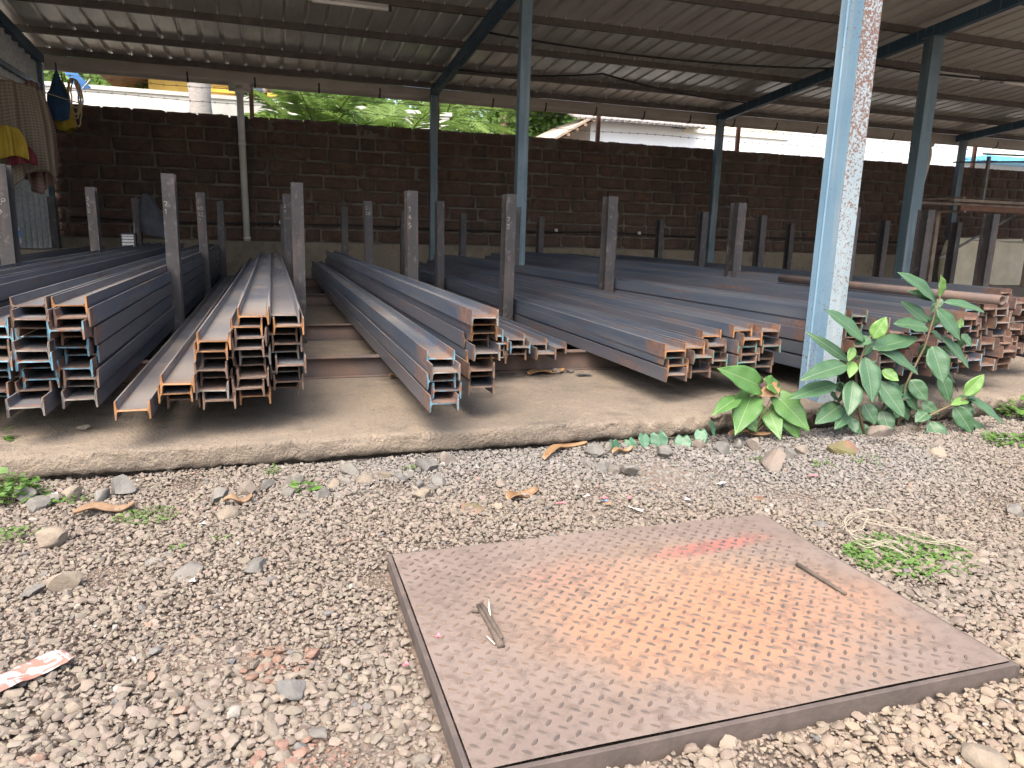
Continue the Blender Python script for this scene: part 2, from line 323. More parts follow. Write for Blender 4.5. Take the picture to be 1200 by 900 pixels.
# ------------------------------------------------------------------ object helpers
def tag(o, label=None, cat=None, group=None, kind=None):
    for k, v in (('label', label), ('category', cat), ('group', group), ('kind', kind)):
        if v: o[k] = v
    return o
def empty(name, loc, label=None, cat=None, group=None):
    o = bpy.data.objects.new(name, None); COL.objects.link(o); o.location = loc; o.empty_display_size = .1
    return tag(o, label, cat, group)
def link(name, me, parent=None, loc=(0, 0, 0), rot=None):
    o = bpy.data.objects.new(name, me); COL.objects.link(o)
    if parent is not None: o.parent = parent
    o.location = loc
    if rot is not None: o.rotation_euler = rot
    return o
class MB:
    def __init__(s): s.v = []; s.f = []; s.mi = []
    def poly(s, vs, faces, mi=0):
        b = len(s.v); s.v += [tuple(p) for p in vs]
        for fc in faces: s.f.append(tuple(b + i for i in fc)); s.mi.append(mi)
        return s
    def box(s, x0, x1, y0, y1, z0, z1, mi=0):
        return s.poly([(x0, y0, z0), (x1, y0, z0), (x1, y1, z0), (x0, y1, z0), (x0, y0, z1), (x1, y0, z1), (x1, y1, z1), (x0, y1, z1)],
                      [(0, 3, 2, 1), (4, 5, 6, 7), (0, 1, 5, 4), (1, 2, 6, 5), (2, 3, 7, 6), (3, 0, 4, 7)], mi)
    def bar(s, a, b, w, h, upv=(0, 0, 1), mi=0):
        a = Vector(a); b = Vector(b); d = (b - a).normalized(); u = Vector(upv)
        sd = d.cross(u)
        if sd.length < 1e-4: sd = d.cross(Vector((0, 1, 0)))
        sd.normalize(); u = sd.cross(d).normalized(); sd *= w / 2; u *= h / 2
        return s.poly([a - sd - u, a + sd - u, a + sd + u, a - sd + u, b - sd - u, b + sd - u, b + sd + u, b - sd + u],
                      [(0, 1, 2, 3), (7, 6, 5, 4), (0, 4, 5, 1), (1, 5, 6, 2), (2, 6, 7, 3), (3, 7, 4, 0)], mi)
    def tube(s, pts, r, seg=8, mi=0, caps=True):
        pts = [Vector(p) for p in pts]; n = len(pts); rs = r if isinstance(r, (list, tuple)) else [r] * n
        rings = []; ref = None
        for i, p in enumerate(pts):
            d = (pts[min(i + 1, n - 1)] - pts[max(i - 1, 0)]).normalized()
            if ref is None: ref = d.orthogonal().normalized()
            ref = (ref - d * ref.dot(d));
            if ref.length < 1e-5: ref = d.orthogonal()
            ref.normalize(); bi = d.cross(ref)
            rings.append([p + (ref * math.cos(2 * math.pi * k / seg) + bi * math.sin(2 * math.pi * k / seg)) * rs[i] for k in range(seg)])
        vs = [q for ring in rings for q in ring]; fs = []
        for i in range(n - 1):
            for k in range(seg):
                k2 = (k + 1) % seg; fs.append((i * seg + k, i * seg + k2, (i + 1) * seg + k2, (i + 1) * seg + k))
        if caps: fs += [tuple(reversed(range(seg))), tuple((n - 1) * seg + k for k in range(seg))]
        return s.poly(vs, fs, mi)
    def prism(s, outline, axis_from, axis_to, mi=0):   # outline: list of 3D pts, extruded by vector
        o = [Vector(p) for p in outline]; d = Vector(axis_to) - Vector(axis_from); n = len(o)
        return s.poly(o + [p + d for p in o], [tuple(reversed(range(n))), tuple(range(n, 2 * n))] + [(i, (i + 1) % n, n + (i + 1) % n, n + i) for i in range(n)], mi)
    def grid(s, fn, nu, nv, mi=0):
        vs = [fn(i / nu, j / nv) for j in range(nv + 1) for i in range(nu + 1)]
        return s.poly(vs, [(j * (nu + 1) + i, j * (nu + 1) + i + 1, (j + 1) * (nu + 1) + i + 1, (j + 1) * (nu + 1) + i) for j in range(nv) for i in range(nu)], mi)
    def mesh(s, name, mats, smooth=False):
        me = bpy.data.meshes.new(name); me.from_pydata(s.v, [], s.f)
        mats = mats if isinstance(mats, (list, tuple)) else [mats]
        for m in mats: me.materials.append(MAT[m] if isinstance(m, str) else m)
        me.polygons.foreach_set('material_index', s.mi)
        if smooth: me.polygons.foreach_set('use_smooth', [True] * len(s.f))
        me.update(); return me
    def build(s, name, mats, parent=None, loc=(0, 0, 0), smooth=False, bevel=0.0, solid=0.0):
        o = link(name, s.mesh(name, mats, smooth), parent, loc)
        if solid: md = o.modifiers.new('thickness', 'SOLIDIFY'); md.thickness = solid; md.offset = 0
        if bevel: md = o.modifiers.new('bevel', 'BEVEL'); md.width = bevel; md.segments = 2; md.limit_method = 'ANGLE'
        return o
def ordw(n):
    u = ['', 'first', 'second', 'third', 'fourth', 'fifth', 'sixth', 'seventh', 'eighth', 'ninth', 'tenth', 'eleventh', 'twelfth', 'thirteenth', 'fourteenth', 'fifteenth', 'sixteenth', 'seventeenth', 'eighteenth', 'nineteenth']
    if n < 20: return u[n]
    t = {2: 'twent', 3: 'thirt', 4: 'fort', 5: 'fift', 6: 'sixt'}[n // 10]
    return t + 'ieth' if n % 10 == 0 else t + 'y-' + u[n % 10]
ORD = ['first', 'second', 'third', 'fourth', 'fifth', 'sixth', 'seventh', 'eighth', 'ninth', 'tenth', 'eleventh', 'twelfth', 'thirteenth', 'fourteenth']

# ================================================================== SETTING
# ---- ground
mb = MB(); mb.poly([(-400, -300, 0), (400, -300, 0), (400, 600, 0), (-400, 600, 0)], [(0, 1, 2, 3)])
# finer patch of earth with gentle undulation is carried by the gravel itself
tag(mb.build('ground', 'soil'), kind='structure')
# ---- concrete floor slab with a broken, rounded front lip
def slab():
    mb = MB(); xs = np.concatenate([np.arange(-7, -2, .08), np.arange(-2, 5, .016), np.arange(5, 21.01, .08)]); prof = [(3.20, -.06), (3.140, .006), (3.125, .022), (3.078, .028), (3.064, .040), (3.060, .060), (3.060, .084), (3.062, .106), (3.068, .1165), (3.100, .1195), (3.30, .12), (13.9, .12)]
    n = len(prof); vs = []
    for x in xs:
        crumble = 1.0 + 1.6 * max(0, min(1, (x - 1.3) / .8))
        for k, (y, z) in enumerate(prof):
            a = (.020 if k in (0, 1, 2, 3) else .012 if k < 9 else .004 if k == 9 else 0) * crumble
            j = mnoise.noise(Vector((x * 3.1, k * .31, 1.7))) * a + mnoise.noise(Vector((x * 13, k * 1.3, 5.1))) * a * .8 + mnoise.noise(Vector((x * 41, k * 1.9, 2.1))) * a * .55
            zz = z + ((mnoise.noise(Vector((x * 9, k * 1.1, 9.0))) * .009 + mnoise.noise(Vector((x * 37, k * 1.7, 4.0))) * .006) * crumble if 1 < k < 9 else 0)
            vs.append((x, y + j + (.012 * mnoise.noise(Vector((x * .8, 0, 0))) if k < 11 else 0), zz))
    fs = [(i * n + k, (i + 1) * n + k, (i + 1) * n + k + 1, i * n + k + 1) for i in range(len(xs) - 1) for k in range(n - 1)]
    mb.poly(vs, fs); o = mb.build('concrete_floor', 'slab_concrete', smooth=True); tag(o, kind='structure')
slab()
# ---- plinth under the back wall
mb = MB(); mb.box(-7, 21, 13.30, 13.95, .10, .70); tag(mb.build('concrete_plinth', 'plinth_concrete', bevel=.012), kind='structure')

# ---- laterite boundary wall: mortar core + every block a part
def wall():
    yf, z0, ch = 13.60, .70, .2285; nc = 9
    w = empty('laterite_wall', (6, 13.75, z0), 'rough dark brown laterite block boundary wall behind the shed, topped by barbed wire', 'wall')
    mb = MB(); mb.box(-13, 14, -.128, .18, 0, nc * ch - .05); mb.build('mortar_bed', 'mortar', w)
    vari = []
    for q in range(10):       # ten block shapes, uneven faces
        L = .46; bm = MB()
        nx, nz = 9, 4; pts = []
        for s_ in (0, 1):
            for j in range(nz + 1):
                for i in range(nx + 1):
                    x = (i / nx - .5) * L; z = (j / nz - .5) * .198
                    e = (.014 if i in (0, nx) else 0) + (.012 if j in (0, nz) else 0)
                    y = (-.130 + e * .9 + rnd.uniform(-.010, .010)) if s_ == 0 else .17
                    pts.append((x + rnd.uniform(-.006, .006), y, z + rnd.uniform(-.006, .006)))
        m = (nx + 1) * (nz + 1); fs = []
        for j in range(nz):
            for i in range(nx):
                a = j * (nx + 1) + i; fs.append((a, a + 1, a + nx + 2, a + nx + 1)); b = a + m; fs.append((b, b + nx + 1, b + nx + 2, b + 1))
        for i in range(nx):
            fs.append((i + 1, i, i + m, i + 1 + m)); a = nz * (nx + 1) + i; fs.append((a, a + 1, a + 1 + m, a + m))
        for j in range(nz):
            a = j * (nx + 1); fs.append((a, a + nx + 1, a + nx + 1 + m, a + m)); a += nx; fs.append((a + nx + 1, a, a + m, a + nx + 1 + m))
        bm.poly(pts, fs); vari.append(bm.mesh('laterite_block', 'laterite', True))
    cells = []
    for c in range(nc):
        x = -7.5 + rnd.uniform(0, .4)
        while x < 20:
            L = rnd.choice([.40, .44, .46, .50, .52, .56, .28] if rnd.random() < .9 else [.24])
            cells.append((x + L / 2, c, L)); x += L + .034
    cells.sort(key=lambda q: abs(q[0] - 6.2) if q[0] > -3.6 else 50)
    vis = cells[:300]; rest = cells[300:]
    for (x, c, L) in vis:
        o = link('laterite_block', rnd.choice(vari), w, (x - 6, rnd.uniform(-.03, -.012) + (.0 if c < nc - 1 else rnd.uniform(-.01, .02)), (c + .5) * ch + rnd.uniform(-.006, .006)), (rnd.uniform(-.02, .02), rnd.uniform(-.012, .012), rnd.uniform(-.02, .02)))
        o.scale = (L / .46, 1, rnd.uniform(.95, 1.04))
    rb = MB()
    for (x, c, L) in rest:
        src = rnd.choice(vari); k = L / .46
        rb.poly([(v.co.x * k + x - 6, v.co.y - .02, v.co.z + (c + .5) * ch) for v in src.vertices], [tuple(p.vertices) for p in src.polygons])
    tag(rb.build('laterite_block', 'laterite', w, smooth=True), kind='stuff')
wall()

# ================================================================== SHED
SLOPE = .0952
def rz(y): return 3.265 + SLOPE * (13.0 - y)        # underside of the rafters
YF, YB = 3.05, 13.62                                 # roof front edge, back eave
XL, XR = -3.45, 19.0
PUR = [13.32, 12.37, 11.15, 9.92, 8.70, 7.48, 6.26, 5.04, 3.82, 3.15]
roof = empty('shed_roof', (6, 8, rz(8)), 'corrugated metal lean-to roof of the open shed seen from below', 'roof')
o0 = roof.location
# sheets: trapezoid ribs every 0.277 m, each about a metre wide
def sheets():
    rib = .277; nper = 4; x = XL; meshes = {}
    prof = []
    for k in range(nper):
        b = k * rib; prof += [(b, 0), (b + .105, 0), (b + .125, .028), (b + .155, .028), (b + .175, 0)]
    prof.append((nper * rib + .03, .002)); wd = nper * rib; i = 0
    ys = [YF, 5, 8, 11, YB]
    mb = MB(); n = len(prof)
    for y in ys:
        for (px, pz) in prof: mb.v.append((px, y - o0.y, pz + rz(y) + .245 - o0.z))
    for a in range(len(ys) - 1):
        for k in range(n - 1): mb.f.append((a * n + k, a * n + k + 1, (a + 1) * n + k + 1, (a + 1) * n + k)); mb.mi.append(0)
    me = mb.mesh('roof_sheet', 'roof')
    while x < XR:
        o = link('roof_sheet', me, roof, (x - o0.x, 0, (i % 2) * .0025)); x += wd; i += 1
        if i == 1: pass
        md = o.modifiers.new('thickness', 'SOLIDIFY'); md.thickness = .0012
sheets()
for i, y in enumerate(PUR):
    mb = MB(); z = rz(y) + .155 - o0.z + .045; a, b = XL + .05 - o0.x, XR - .1 - o0.x; yy = y - o0.y
    # C purlin, open side to the back
    mb.box(a, b, yy - .002, yy + .004, z - .045, z + .045); mb.box(a, b, yy + .004, yy + .05, z + .039, z + .045); mb.box(a, b, yy + .004, yy + .05, z - .045, z - .039)
    mb.build('purlin', 'purlin', roof)
# self-drilling screws with washers where ribs cross the back purlins
sc = MB()
for y in PUR[:4]:
    for k in range(int((XR - XL) / .277)):
        x = XL + k * .277 + .14; 
        if x > 13: continue
        z = rz(y) + .245; sc.box(x - .007 - o0.x, x + .007 - o0.x, y - .03 - o0.y, y - .012 - o0.y, z - .012 - o0.z, z + .026 - o0.z)
tag(sc.build('roof_screw', 'galvanised', roof), kind='stuff')
RX = [(-3.17, 'beside the corrugated side wall'), (2.82, 'over the second bay line'), (8.63, 'over the third bay line'), (14.9, 'at the far bay by the rusty rack')]
for x, d in RX:
    mb = MB(); L0, L1 = (x, 13.42, rz(13.42)), (x, YF + .3, rz(YF + .3)); h = .155
    for (wx, wz, c) in ((.09, .010, .005), (.09, .010, h - .005)):
        mb.bar((0, L0[1] - o0.y, L0[2] + c - o0.z), (0, L1[1] - o0.y, L1[2] + c - o0.z), wx, wz)
    for sx in (-.038, .038):
        mb.bar((sx, L0[1] - o0.y, L0[2] + h / 2 - o0.z), (sx, L1[1] - o0.y, L1[2] + h / 2 - o0.z), .006, h - .02)
    mb.build('rafter', 'rafter_paint', roof, (x - o0.x, 0, 0))
def column(x, y, z0, z1, w, d, mats, label, style='box'):
    c = empty('steel_column', (x, y, z0), label, 'column'); mb = MB(); H = z1 - z0
    if style == 'double':      # two channels toe to toe: folded front face with a seam
        mb2 = MB()
        sec = [(-w / 2, -d / 2 + .009), (w / 2, -d / 2 + .009), (w / 2, d / 2), (-w / 2 + .004, d / 2), (-w / 2 + .004, d / 2 - .045), (-w / 2 - .002, d / 2 - .050), (-w / 2 - .002, d / 2 - .056), (-w / 2 + .002, d / 2 - .062)]
        mb.prism([(a, b, 0) for a, b in sec], (0, 0, 0), (0, 0, H)); mb.build('channel', mats[0], c, bevel=.002)
        mb2.box(-w / 2 - .001, w / 2 + .001, -d / 2, -d / 2 + .008, 0, H); mb2.build('flange_plate', mats[1], c, bevel=.003)
    else:
        mb.box(-w / 2, w / 2, -d / 2, d / 2, 0, H); mb.build('shaft', mats[0], c, bevel=.006)
    bp = MB(); bp.box(-w / 2 - .05, w / 2 + .05, -d / 2 - .05, d / 2 + .05, -.002, .012); bp.build('base_plate', mats[0], c)
    tp = MB(); tp.box(-w / 2 - .02, w / 2 + .02, -d / 2 - .03, d / 2 + .03, H - .012, H); tp.build('cap_plate', mats[0], c)
    return c
column(2.895, 3.29, -.02, rz(3.29), .105, .178, ['blue_paint', 'blue_paint_rusty'], 'light blue rust-flecked front pillar standing in the gravel behind the leafy plants', 'double')
column(2.82, 8.40, .12, rz(8.4), .125, .11, ['blue_paint_dull'], 'slim grey-blue mid-shed column on the same bay line as the rust-flecked pillar')
column(8.63, 8.36, .12, rz(8.36), .19, .16, ['blue_paint_dull'], 'thick dark blue mid-shed column under the third bay line rafter')
column(-3.17, 13.2, .12, rz(13.2), .12, .1, ['blue_paint_dull'], 'dark back column at the corner of the corrugated side wall')
column(2.80, 13.2, .12, rz(13.2), .125, .1, ['blue_paint_dull'], 'grey-blue back column before the wall, between palm fronds')
column(8.55, 13.2, .12, rz(13.2), .14, .1, ['blue_paint_dull'], 'pale streaked back column before the wall under the third bay line rafter')
column(14.85, 13.2, .12, rz(13.2), .15, .1, ['blue_paint_dull'], 'far back column before the wall beside the rusty rack')
# ---- gutter and downpipes
g0 = (6, 13.55, 3.305); gu = empty('rain_gutter', g0, 'pale half-round plastic rain gutter hung along the back eave', 'gutter')
mb = MB(); sec = []
for k in range(9): a = math.pi + math.pi * k / 8; sec.append((math.cos(a) * .075, math.sin(a) * .085 - .03))
sec2 = [(y * .95, z * .95 + .002) for y, z in reversed(sec)]; ring = [(0, y, z) for y, z in sec] + [(0, y, z) for y, z in sec2]
mb.prism([(XL - 6, y, z) for _, y, z in ring], (0, 0, 0), (XR - XL, 0, 0)); mb.build('trough', 'gutter_pvc', gu, smooth=False)
mb = MB(); mb.box(XL - 6, XR - 6, -.088, -.080, -.035, .10); mb.build('fascia_strip', 'gutter_pvc', gu)
x = -1.15
while x < 18:
    mb = MB(); mb.prism([(x - 6 - .014, y * 1.10, z * 1.07) for y, z in sec] + [(x - 6 - .014, y * 1.01, z * 1.0) for y, z in reversed(sec)], (0, 0, 0), (.028, 0, 0)); mb.box(x - 6 - .014, x - 6 + .014, -.094, -.0885, -.035, .03); mb.build('strap', 'black_plastic', gu); x += 1.02
def downpipe(x0, x1, zb, label):
    p = empty('downpipe', (x1, 13.40, zb), label, 'pipe'); dx = x0 - x1; H = 3.16 - zb
    mb = MB(); mb.tube([(dx, .10, H), (dx, .02, H - .16), (dx * .97, 0, H - .3), (0, 0, 0)], .055, 14); mb.build('pipe', 'white_pvc', p, smooth=True)
    mb = MB(); mb.tube([(dx - .17, .14, H + .03), (dx + .17, .14, H + .03)], .085, 14); mb.tube([(dx, .12, H), (dx, .05, H - .13)], [.085, .068], 14); mb.build('outlet', 'white_pvc', p, smooth=True)
    for t in (.36, .98):
        mb = MB(); q = t; mb.tube([(dx * (1 - q), 0, H * (1 - q) + .02), (dx * (1 - q), 0, H * (1 - q) - .02)], .066, 12); mb.build('clip', 'white_pvc', p, smooth=True)
downpipe(-.372, -.36, .70, 'white plastic downpipe on the wall nearest the hung clothes')
downpipe(14.15, 13.75, .70, 'white leaning plastic downpipe by the far back column')
# ---- cables slung under the roof and along the wall
def cable(pts, r, label, sag=0.0, name='electric_cable', m='cable'):
    P = [Vector(p) for p in pts]; path = []
    for a, b in zip(P, P[1:]):
        k = max(6, int((b - a).length / .35))
        for i in range(k):
            t = i / k; q = a.lerp(b, t); q.z -= sag * 4 * t * (1 - t); path.append(q)
    path.append(P[-1]); c = path[0].copy(); mb = MB(); mb.tube([p - c for p in path], r, 6)
    return tag(mb.build(name, m, None, c, smooth=True), label, 'cable')
cable([(2.9, 10.3, rz(10.3) + .1), (8.5, 10.2, rz(10.2) + .11)], .014, 'black cable sagging under the roof between the second and third bay line rafters', .10)
cable([(2.9, 12.0, rz(12) + .1), (5.2, 11.5, rz(11.5) + .10), (8.5, 12.35, rz(12.35) + .12)], .014, 'black cable looped lower under the roof near the back eave', .06)
cable([(8.75, 9.8, rz(9.8) + .11), (12.2, 9.7, rz(9.7) + .10), (17, 9.9, rz(9.9) + .12)], .016, 'black cable feeding the tube lamps under the purlin', .05)
cable([(-3.0, 13.56, 1.02)] + [(x, 13.555, 1.0 + .02 * math.sin(x * 1.3)) for x in np.arange(-1.5, 17, 1.6)], .017, 'black cable pinned along the laterite wall above the plinth')
for x in (-1.95, 0.2, 3.4, 5.3, 7.1, 10.7):
    mb = MB(); mb.box(-.03, .03, -.03, .012, -.028, .028); tag(mb.build('cable_clip', 'white_pvc', None, (x, 13.56, 1.0 + .02 * math.sin(x * 1.3) + .02), bevel=.006), f'small pale cable clip on the laterite wall, {ordw([-1.95, .2, 3.4, 5.3, 7.1, 10.7].index(x) + 1)} from the clothes end', 'clip', 'clips along the wall cable')
def tube_lamp(p, L, label):
    e = empty('tube_lamp', p, label, 'lamp', None); mb = MB(); mb.box(-L / 2, L / 2, -.02, .02, 0, .03); mb.build('fitting', 'fitting', e)
    mb = MB(); mb.tube([(-L / 2 + .02, -.005, -.022), (L / 2 - .02, -.005, -.022)], .024, 10); mb.build('tube', 'lamp_tube', e, smooth=True)
    for sx in (-1, 1): mb = MB(); mb.box(sx * L / 2 - .02, sx * L / 2 + .02, -.022, .022, -.04, .03); mb.build('end_cap', 'black_plastic' if sx > 0 else 'fitting', e)
tube_lamp((10.75, 9.80, rz(9.92) + .10), .85, 'pale tube lamp under a purlin beyond the thick dark blue column')
tube_lamp((12.1, 9.80, rz(9.92) + .10), .85, 'pale tube lamp next along the cable, farther from the thick column')
tube_lamp((1.05, 9.84, rz(9.92) + .10), .95, 'pale tube lamp under the purlin before the second bay line rafter')

# ---- corrugated side wall with rails
sw = empty('side_wall', (-3.15, 10.6, .12), 'galvanised corrugated end wall of the shed behind the hung clothes', 'wall')
def cw(u, v):
    y = -3.2 + 6.15 * u; zt = rz(10.6 + y) + .12 - .12; zb = .42
    return (.036 * math.sin(u * 5.9 / .26 * 2 * math.pi) - .06, y, zb + (zt - zb) * v)
mb = MB(); mb.grid(cw, 240, 3); mb.build('corrugated_sheet', 'galvanised', sw, smooth=True, solid=.001)
for z in (.36, 1.85, 2.3, 2.75):
    mb = MB(); mb.box(-.035, .012, -3.2, 2.6, z, z + .07); mb.build('rail', 'rafter_paint', sw)
mb = MB(); mb.box(-.12, .05, -3.2, 2.7, 0, .36); mb.build('base_course', 'block_concrete', sw)

# ================================================================== RACK: bearers, posts, beams
D_, B_, TW, TF = .126, .072, .0052, .0075
def isec(D=D_, B=B_, tw=TW, tf=TF, fl=.006):
    # I-section lying on its side: web horizontal, flanges upright; (x, z) outline
    h, b = D / 2, B / 2; q = h - tf
    return [(-h, -b), (-q - .0015, -b), (-q + .001, -tw / 2 - fl), (-q + fl, -tw / 2), (q - fl, -tw / 2), (q - .001, -tw / 2 - fl), (q + .0015, -b), (h, -b),
            (h, b), (q + .0015, b), (q - .001, tw / 2 + fl), (q - fl, tw / 2), (-q + fl, tw / 2), (-q + .001, tw / 2 + fl), (-q - .0015, b), (-h, b)]
def beam_mesh(L, seed):
    r = random.Random(seed); sec = isec(); n = len(sec); ys = [0, .02, L * .2, L * .4, L * .6, L * .8, L]; mb = MB()
    ax, az, ph = r.uniform(-.008, .008), r.uniform(-.002, .002), r.uniform(0, 3)
    for a, y in enumerate(ys):
        bx = ax * math.sin(math.pi * y / L + 0) + .3 * ax * math.sin(2 * math.pi * y / L); bz = az * math.sin(math.pi * y / L)
        for (x, z) in sec:
            jy = (r.uniform(-.004, .004) if a == 0 else 0); mb.v.append((x + bx, y + jy, z + bz))
    for a in range(len(ys) - 1):
        for k in range(n): k2 = (k + 1) % n; mb.f.append((a * n + k, a * n + k2, (a + 1) * n + k2, (a + 1) * n + k)); mb.mi.append(1 if a == 0 and L > 0 and False else 0)
    mb.f.append(tuple(range(n))); mb.mi.append(1); mb.f.append(tuple(reversed([(len(ys) - 1) * n + k for k in range(n)]))); mb.mi.append(1)
    # thick cut lip at the near end carries the same paint as the face
    return mb.mesh('steel_joist', ['steel', 'end_rust'])
BM = {L: [beam_mesh(L, s * 7 + int(L * 10)) for s in range(3)] for L in (7.9, 8.4, 7.2, 7.0)}
BZ = .2465                 # top of the bearers
bearY = [4.36, 5.85, 8.43, 10.93]
ENDW = {'end_cyan': 'cyan-ended', 'end_rust': 'orange-ended', 'end_brown': 'brown-ended', 'end_green': 'green-ended', 'end_grey': 'grey-ended'}
LM = '' 
def beam_stack(stack, place, cols, grp):
    # cols: (x at the near end, tiers, y of the near end, dx/dy, length, end palette)
    for ci, (x, n, y0, sl, L, pal) in enumerate(cols):
        zig = rnd.choice([0, 1])
        for t in range(n):
            if t and rnd.random() < .8: zig = 1 - zig
            e = pal[t] if isinstance(pal, list) and t < len(pal) and len(pal) >= n else rnd.choice(pal)
            me = rnd.choice(BM[L]); dy = max(-.09, min(.12, rnd.gauss(0, .045)))
            off = (zig - .5) * rnd.uniform(.0165, .021) + .006 * math.sin(t * 1.3 + ci)
            o = link('steel_joist', me, None, (x + off + sl * dy, y0 + dy, BZ + B_ / 2 + .001 + t * .0415), (0, rnd.uniform(-.018, .018), -math.atan(sl) + rnd.uniform(-.0008, .0008)))
            o.material_slots[1].link = 'OBJECT'; o.material_slots[1].material = MAT[e]
            pos = 'bottommost' if t == 0 else 'topmost' if t == n - 1 else ORD[t] + ' from bottom'
            if n == 1: pos = 'alone'
            tag(o, f'{ENDW[e]} I-beam, {pos} in {ORD[ci]} column from the clothes, {stack}', 'steel beam', grp)
CY, RU, BR, GR, GY = 'end_cyan', 'end_rust', 'end_brown', 'end_green', 'end_grey'
beam_stack('stack under the hung clothes', '', [(-2.16, 9, 3.9, 0, 7.2, [GY, BR]), (-2.01, 7, 3.7, 0, 7.9, [GY, BR]), (-1.865, 8, 3.7, 0, 7.9, [GY, BR])], 'steel beams behind the chalk-marked posts')
tail = [GY, GY, BR, CY, GY, CY, CY, BR, CY, BR, RU]
beam_stack('cyan-marked stack', '', [(-1.545, 10, 3.3, 0, 8.4, [CY, GY]), (-1.395, 10, 3.3, 0, 8.4, [CY, GY]), (-1.25, 10, 3.28, 0, 8.4, [CY, GY]), (-1.045, 8, 3.32, .004, 8.4, [CY, CY, GY, CY, CY, BR, CY, CY]),
    (-.898, 10, 3.25, .004, 8.4, [GY, BR, CY, CY, CY, GY, CY, BR, BR, BR]), (-.757, 10, 3.27, .006, 8.4, [GY, GY, BR, CY, CY, CY, BR, CY, BR, RU])], 'steel beams in the cyan-ended stack')
beam_stack('orange-rusted stack', '', [(-.515, 1, 3.13, 0, 7.9, [RU]), (-.375, 3, 3.14, .004, 7.9, [BR, RU, RU]), (-.235, 7, 3.15, .006, 7.2, [BR, GY, BR, BR, BR, RU, RU]), (-.092, 9, 3.19, .004, 7.0, [RU, BR, BR, BR, GY, BR, BR, RU, RU]), (.052, 9, 3.29, .001, 7.0, [BR, BR, GY, BR, GY, BR, BR, RU, GY])], 'steel beams in the orange-rusted stack')
beam_stack('lone steep stack', '', [(.68, 5, 2.98, -.004, 8.4, [CY, CY, CY, GY, CY]), (.915, 9, 3.22, -.010, 7.9, [BR, BR, BR, RU, GY, BR, RU, RU, GY])], 'steel beams in the lone stack')
beam_stack('low set-back stack', '', [(1.20, 4, 3.9, .004, 7.2, [BR, BR, CY, CY]), (1.37, 3, 4.05, 0, 7.2, [BR, CY, GY]), (1.535, 2, 4.12, 0, 7.2, [BR, GY]), (1.70, 1, 4.12, 0, 7.2, [BR])], 'steel beams in the low set-back stack')
beam_stack('green-marked stack', '', [(2.01, 4, 3.34, -.004, 7.9, [BR, RU, GR, RU]), (2.17, 4, 3.40, -.008, 7.9, [BR, BR, GR, RU]), (2.33, 5, 3.46, -.010, 7.9, [BR, GR, GR, BR, RU]), (2.49, 6, 3.42, -.014, 7.9, [GR, GR, BR, GR, RU, RU]), (2.645, 6, 3.46, -.016, 7.9, [BR, BR, GR, GR, BR, BR])], 'steel beams in the green-marked stack')
beam_stack('stack behind the plants', '', [(x_, n_, y_, -.075, 7.9, pal_) for x_, n_, y_, pal_ in ((3.04, 8, 3.40, [BR, GR]), (3.19, 8, 3.35, [BR, GR]), (3.34, 7, 3.28, [BR, GY]), (3.49, 7, 3.22, [GY, CY, BR]), (3.64, 7, 3.18, [GY, BR, CY]), (3.79, 8, 3.22, [BR, CY, BR]), (3.94, 9, 3.30, [BR, BR, CY]), (4.09, 9, 3.33, [BR, BR, GY]), (4.24, 10, 3.30, [BR, BR, BR, GY]))], 'steel beams behind the leafy plants')
beam_stack('dark stack beyond', '', [(4.52, 8, 3.55, -.02, 7.9, [BR]), (4.67, 9, 3.6, -.02, 7.9, [BR]), (4.82, 9, 3.6, -.02, 7.9, [GY, BR]), (4.97, 8, 3.6, -.02, 7.9, [GY, BR])], 'steel beams in the dark far stack')
beam_stack('last stack', '', [(5.46, 8, 4.4, -.01, 7.0, [BR]), (5.62, 9, 4.4, -.01, 7.0, [BR, GY])], 'steel beams in the last stack')
# short round pipe stub lying on the brown stack
p = empty('steel_pipe', (4.02, 3.05, BZ + .072 + 8 * .0415 + .0345), 'rusty round steel pipe lying on the brown stack behind the plants', 'pipe')
mb = MB(); seg = 18
def ringp(r, y): return [(-.075 * y + r * math.cos(2 * math.pi * k / seg), y, r * math.sin(2 * math.pi * k / seg)) for k in range(seg)]
pts = ringp(.028, .1) + ringp(.028, 1.9) + ringp(.0225, 1.9) + ringp(.0225, .1); fs = []
for a in range(4):
    b = (a + 1) % 4
    for k in range(seg): k2 = (k + 1) % seg; fs.append((a * seg + k, a * seg + k2, b * seg + k2, b * seg + k))
mb.poly(pts, fs); mb.build('pipe_wall', 'bearer', p, smooth=True)

# bearers: upright I-sections running along the shed
def ibar(mb, L, depth, width, tw, tf):     # along +x, web upright
    for z0, z1 in ((0, tf), (depth - tf, depth)): mb.box(0, L, -width / 2, width / 2, z0, z1)
    mb.box(0, L, -tw / 2, tw / 2, tf, depth - tf)
for i, y in enumerate(bearY):
    b = MB(); ibar(b, 13.6, .126, .075, .006, .009)
    tag(b.build('bearer', 'bearer', None, (-4.2, y, .1205), bevel=.002), f'long brown steel bearer under the beam stacks, {ORD[i]} row back from the gravel', 'bearer', 'bearers under the beam stacks')
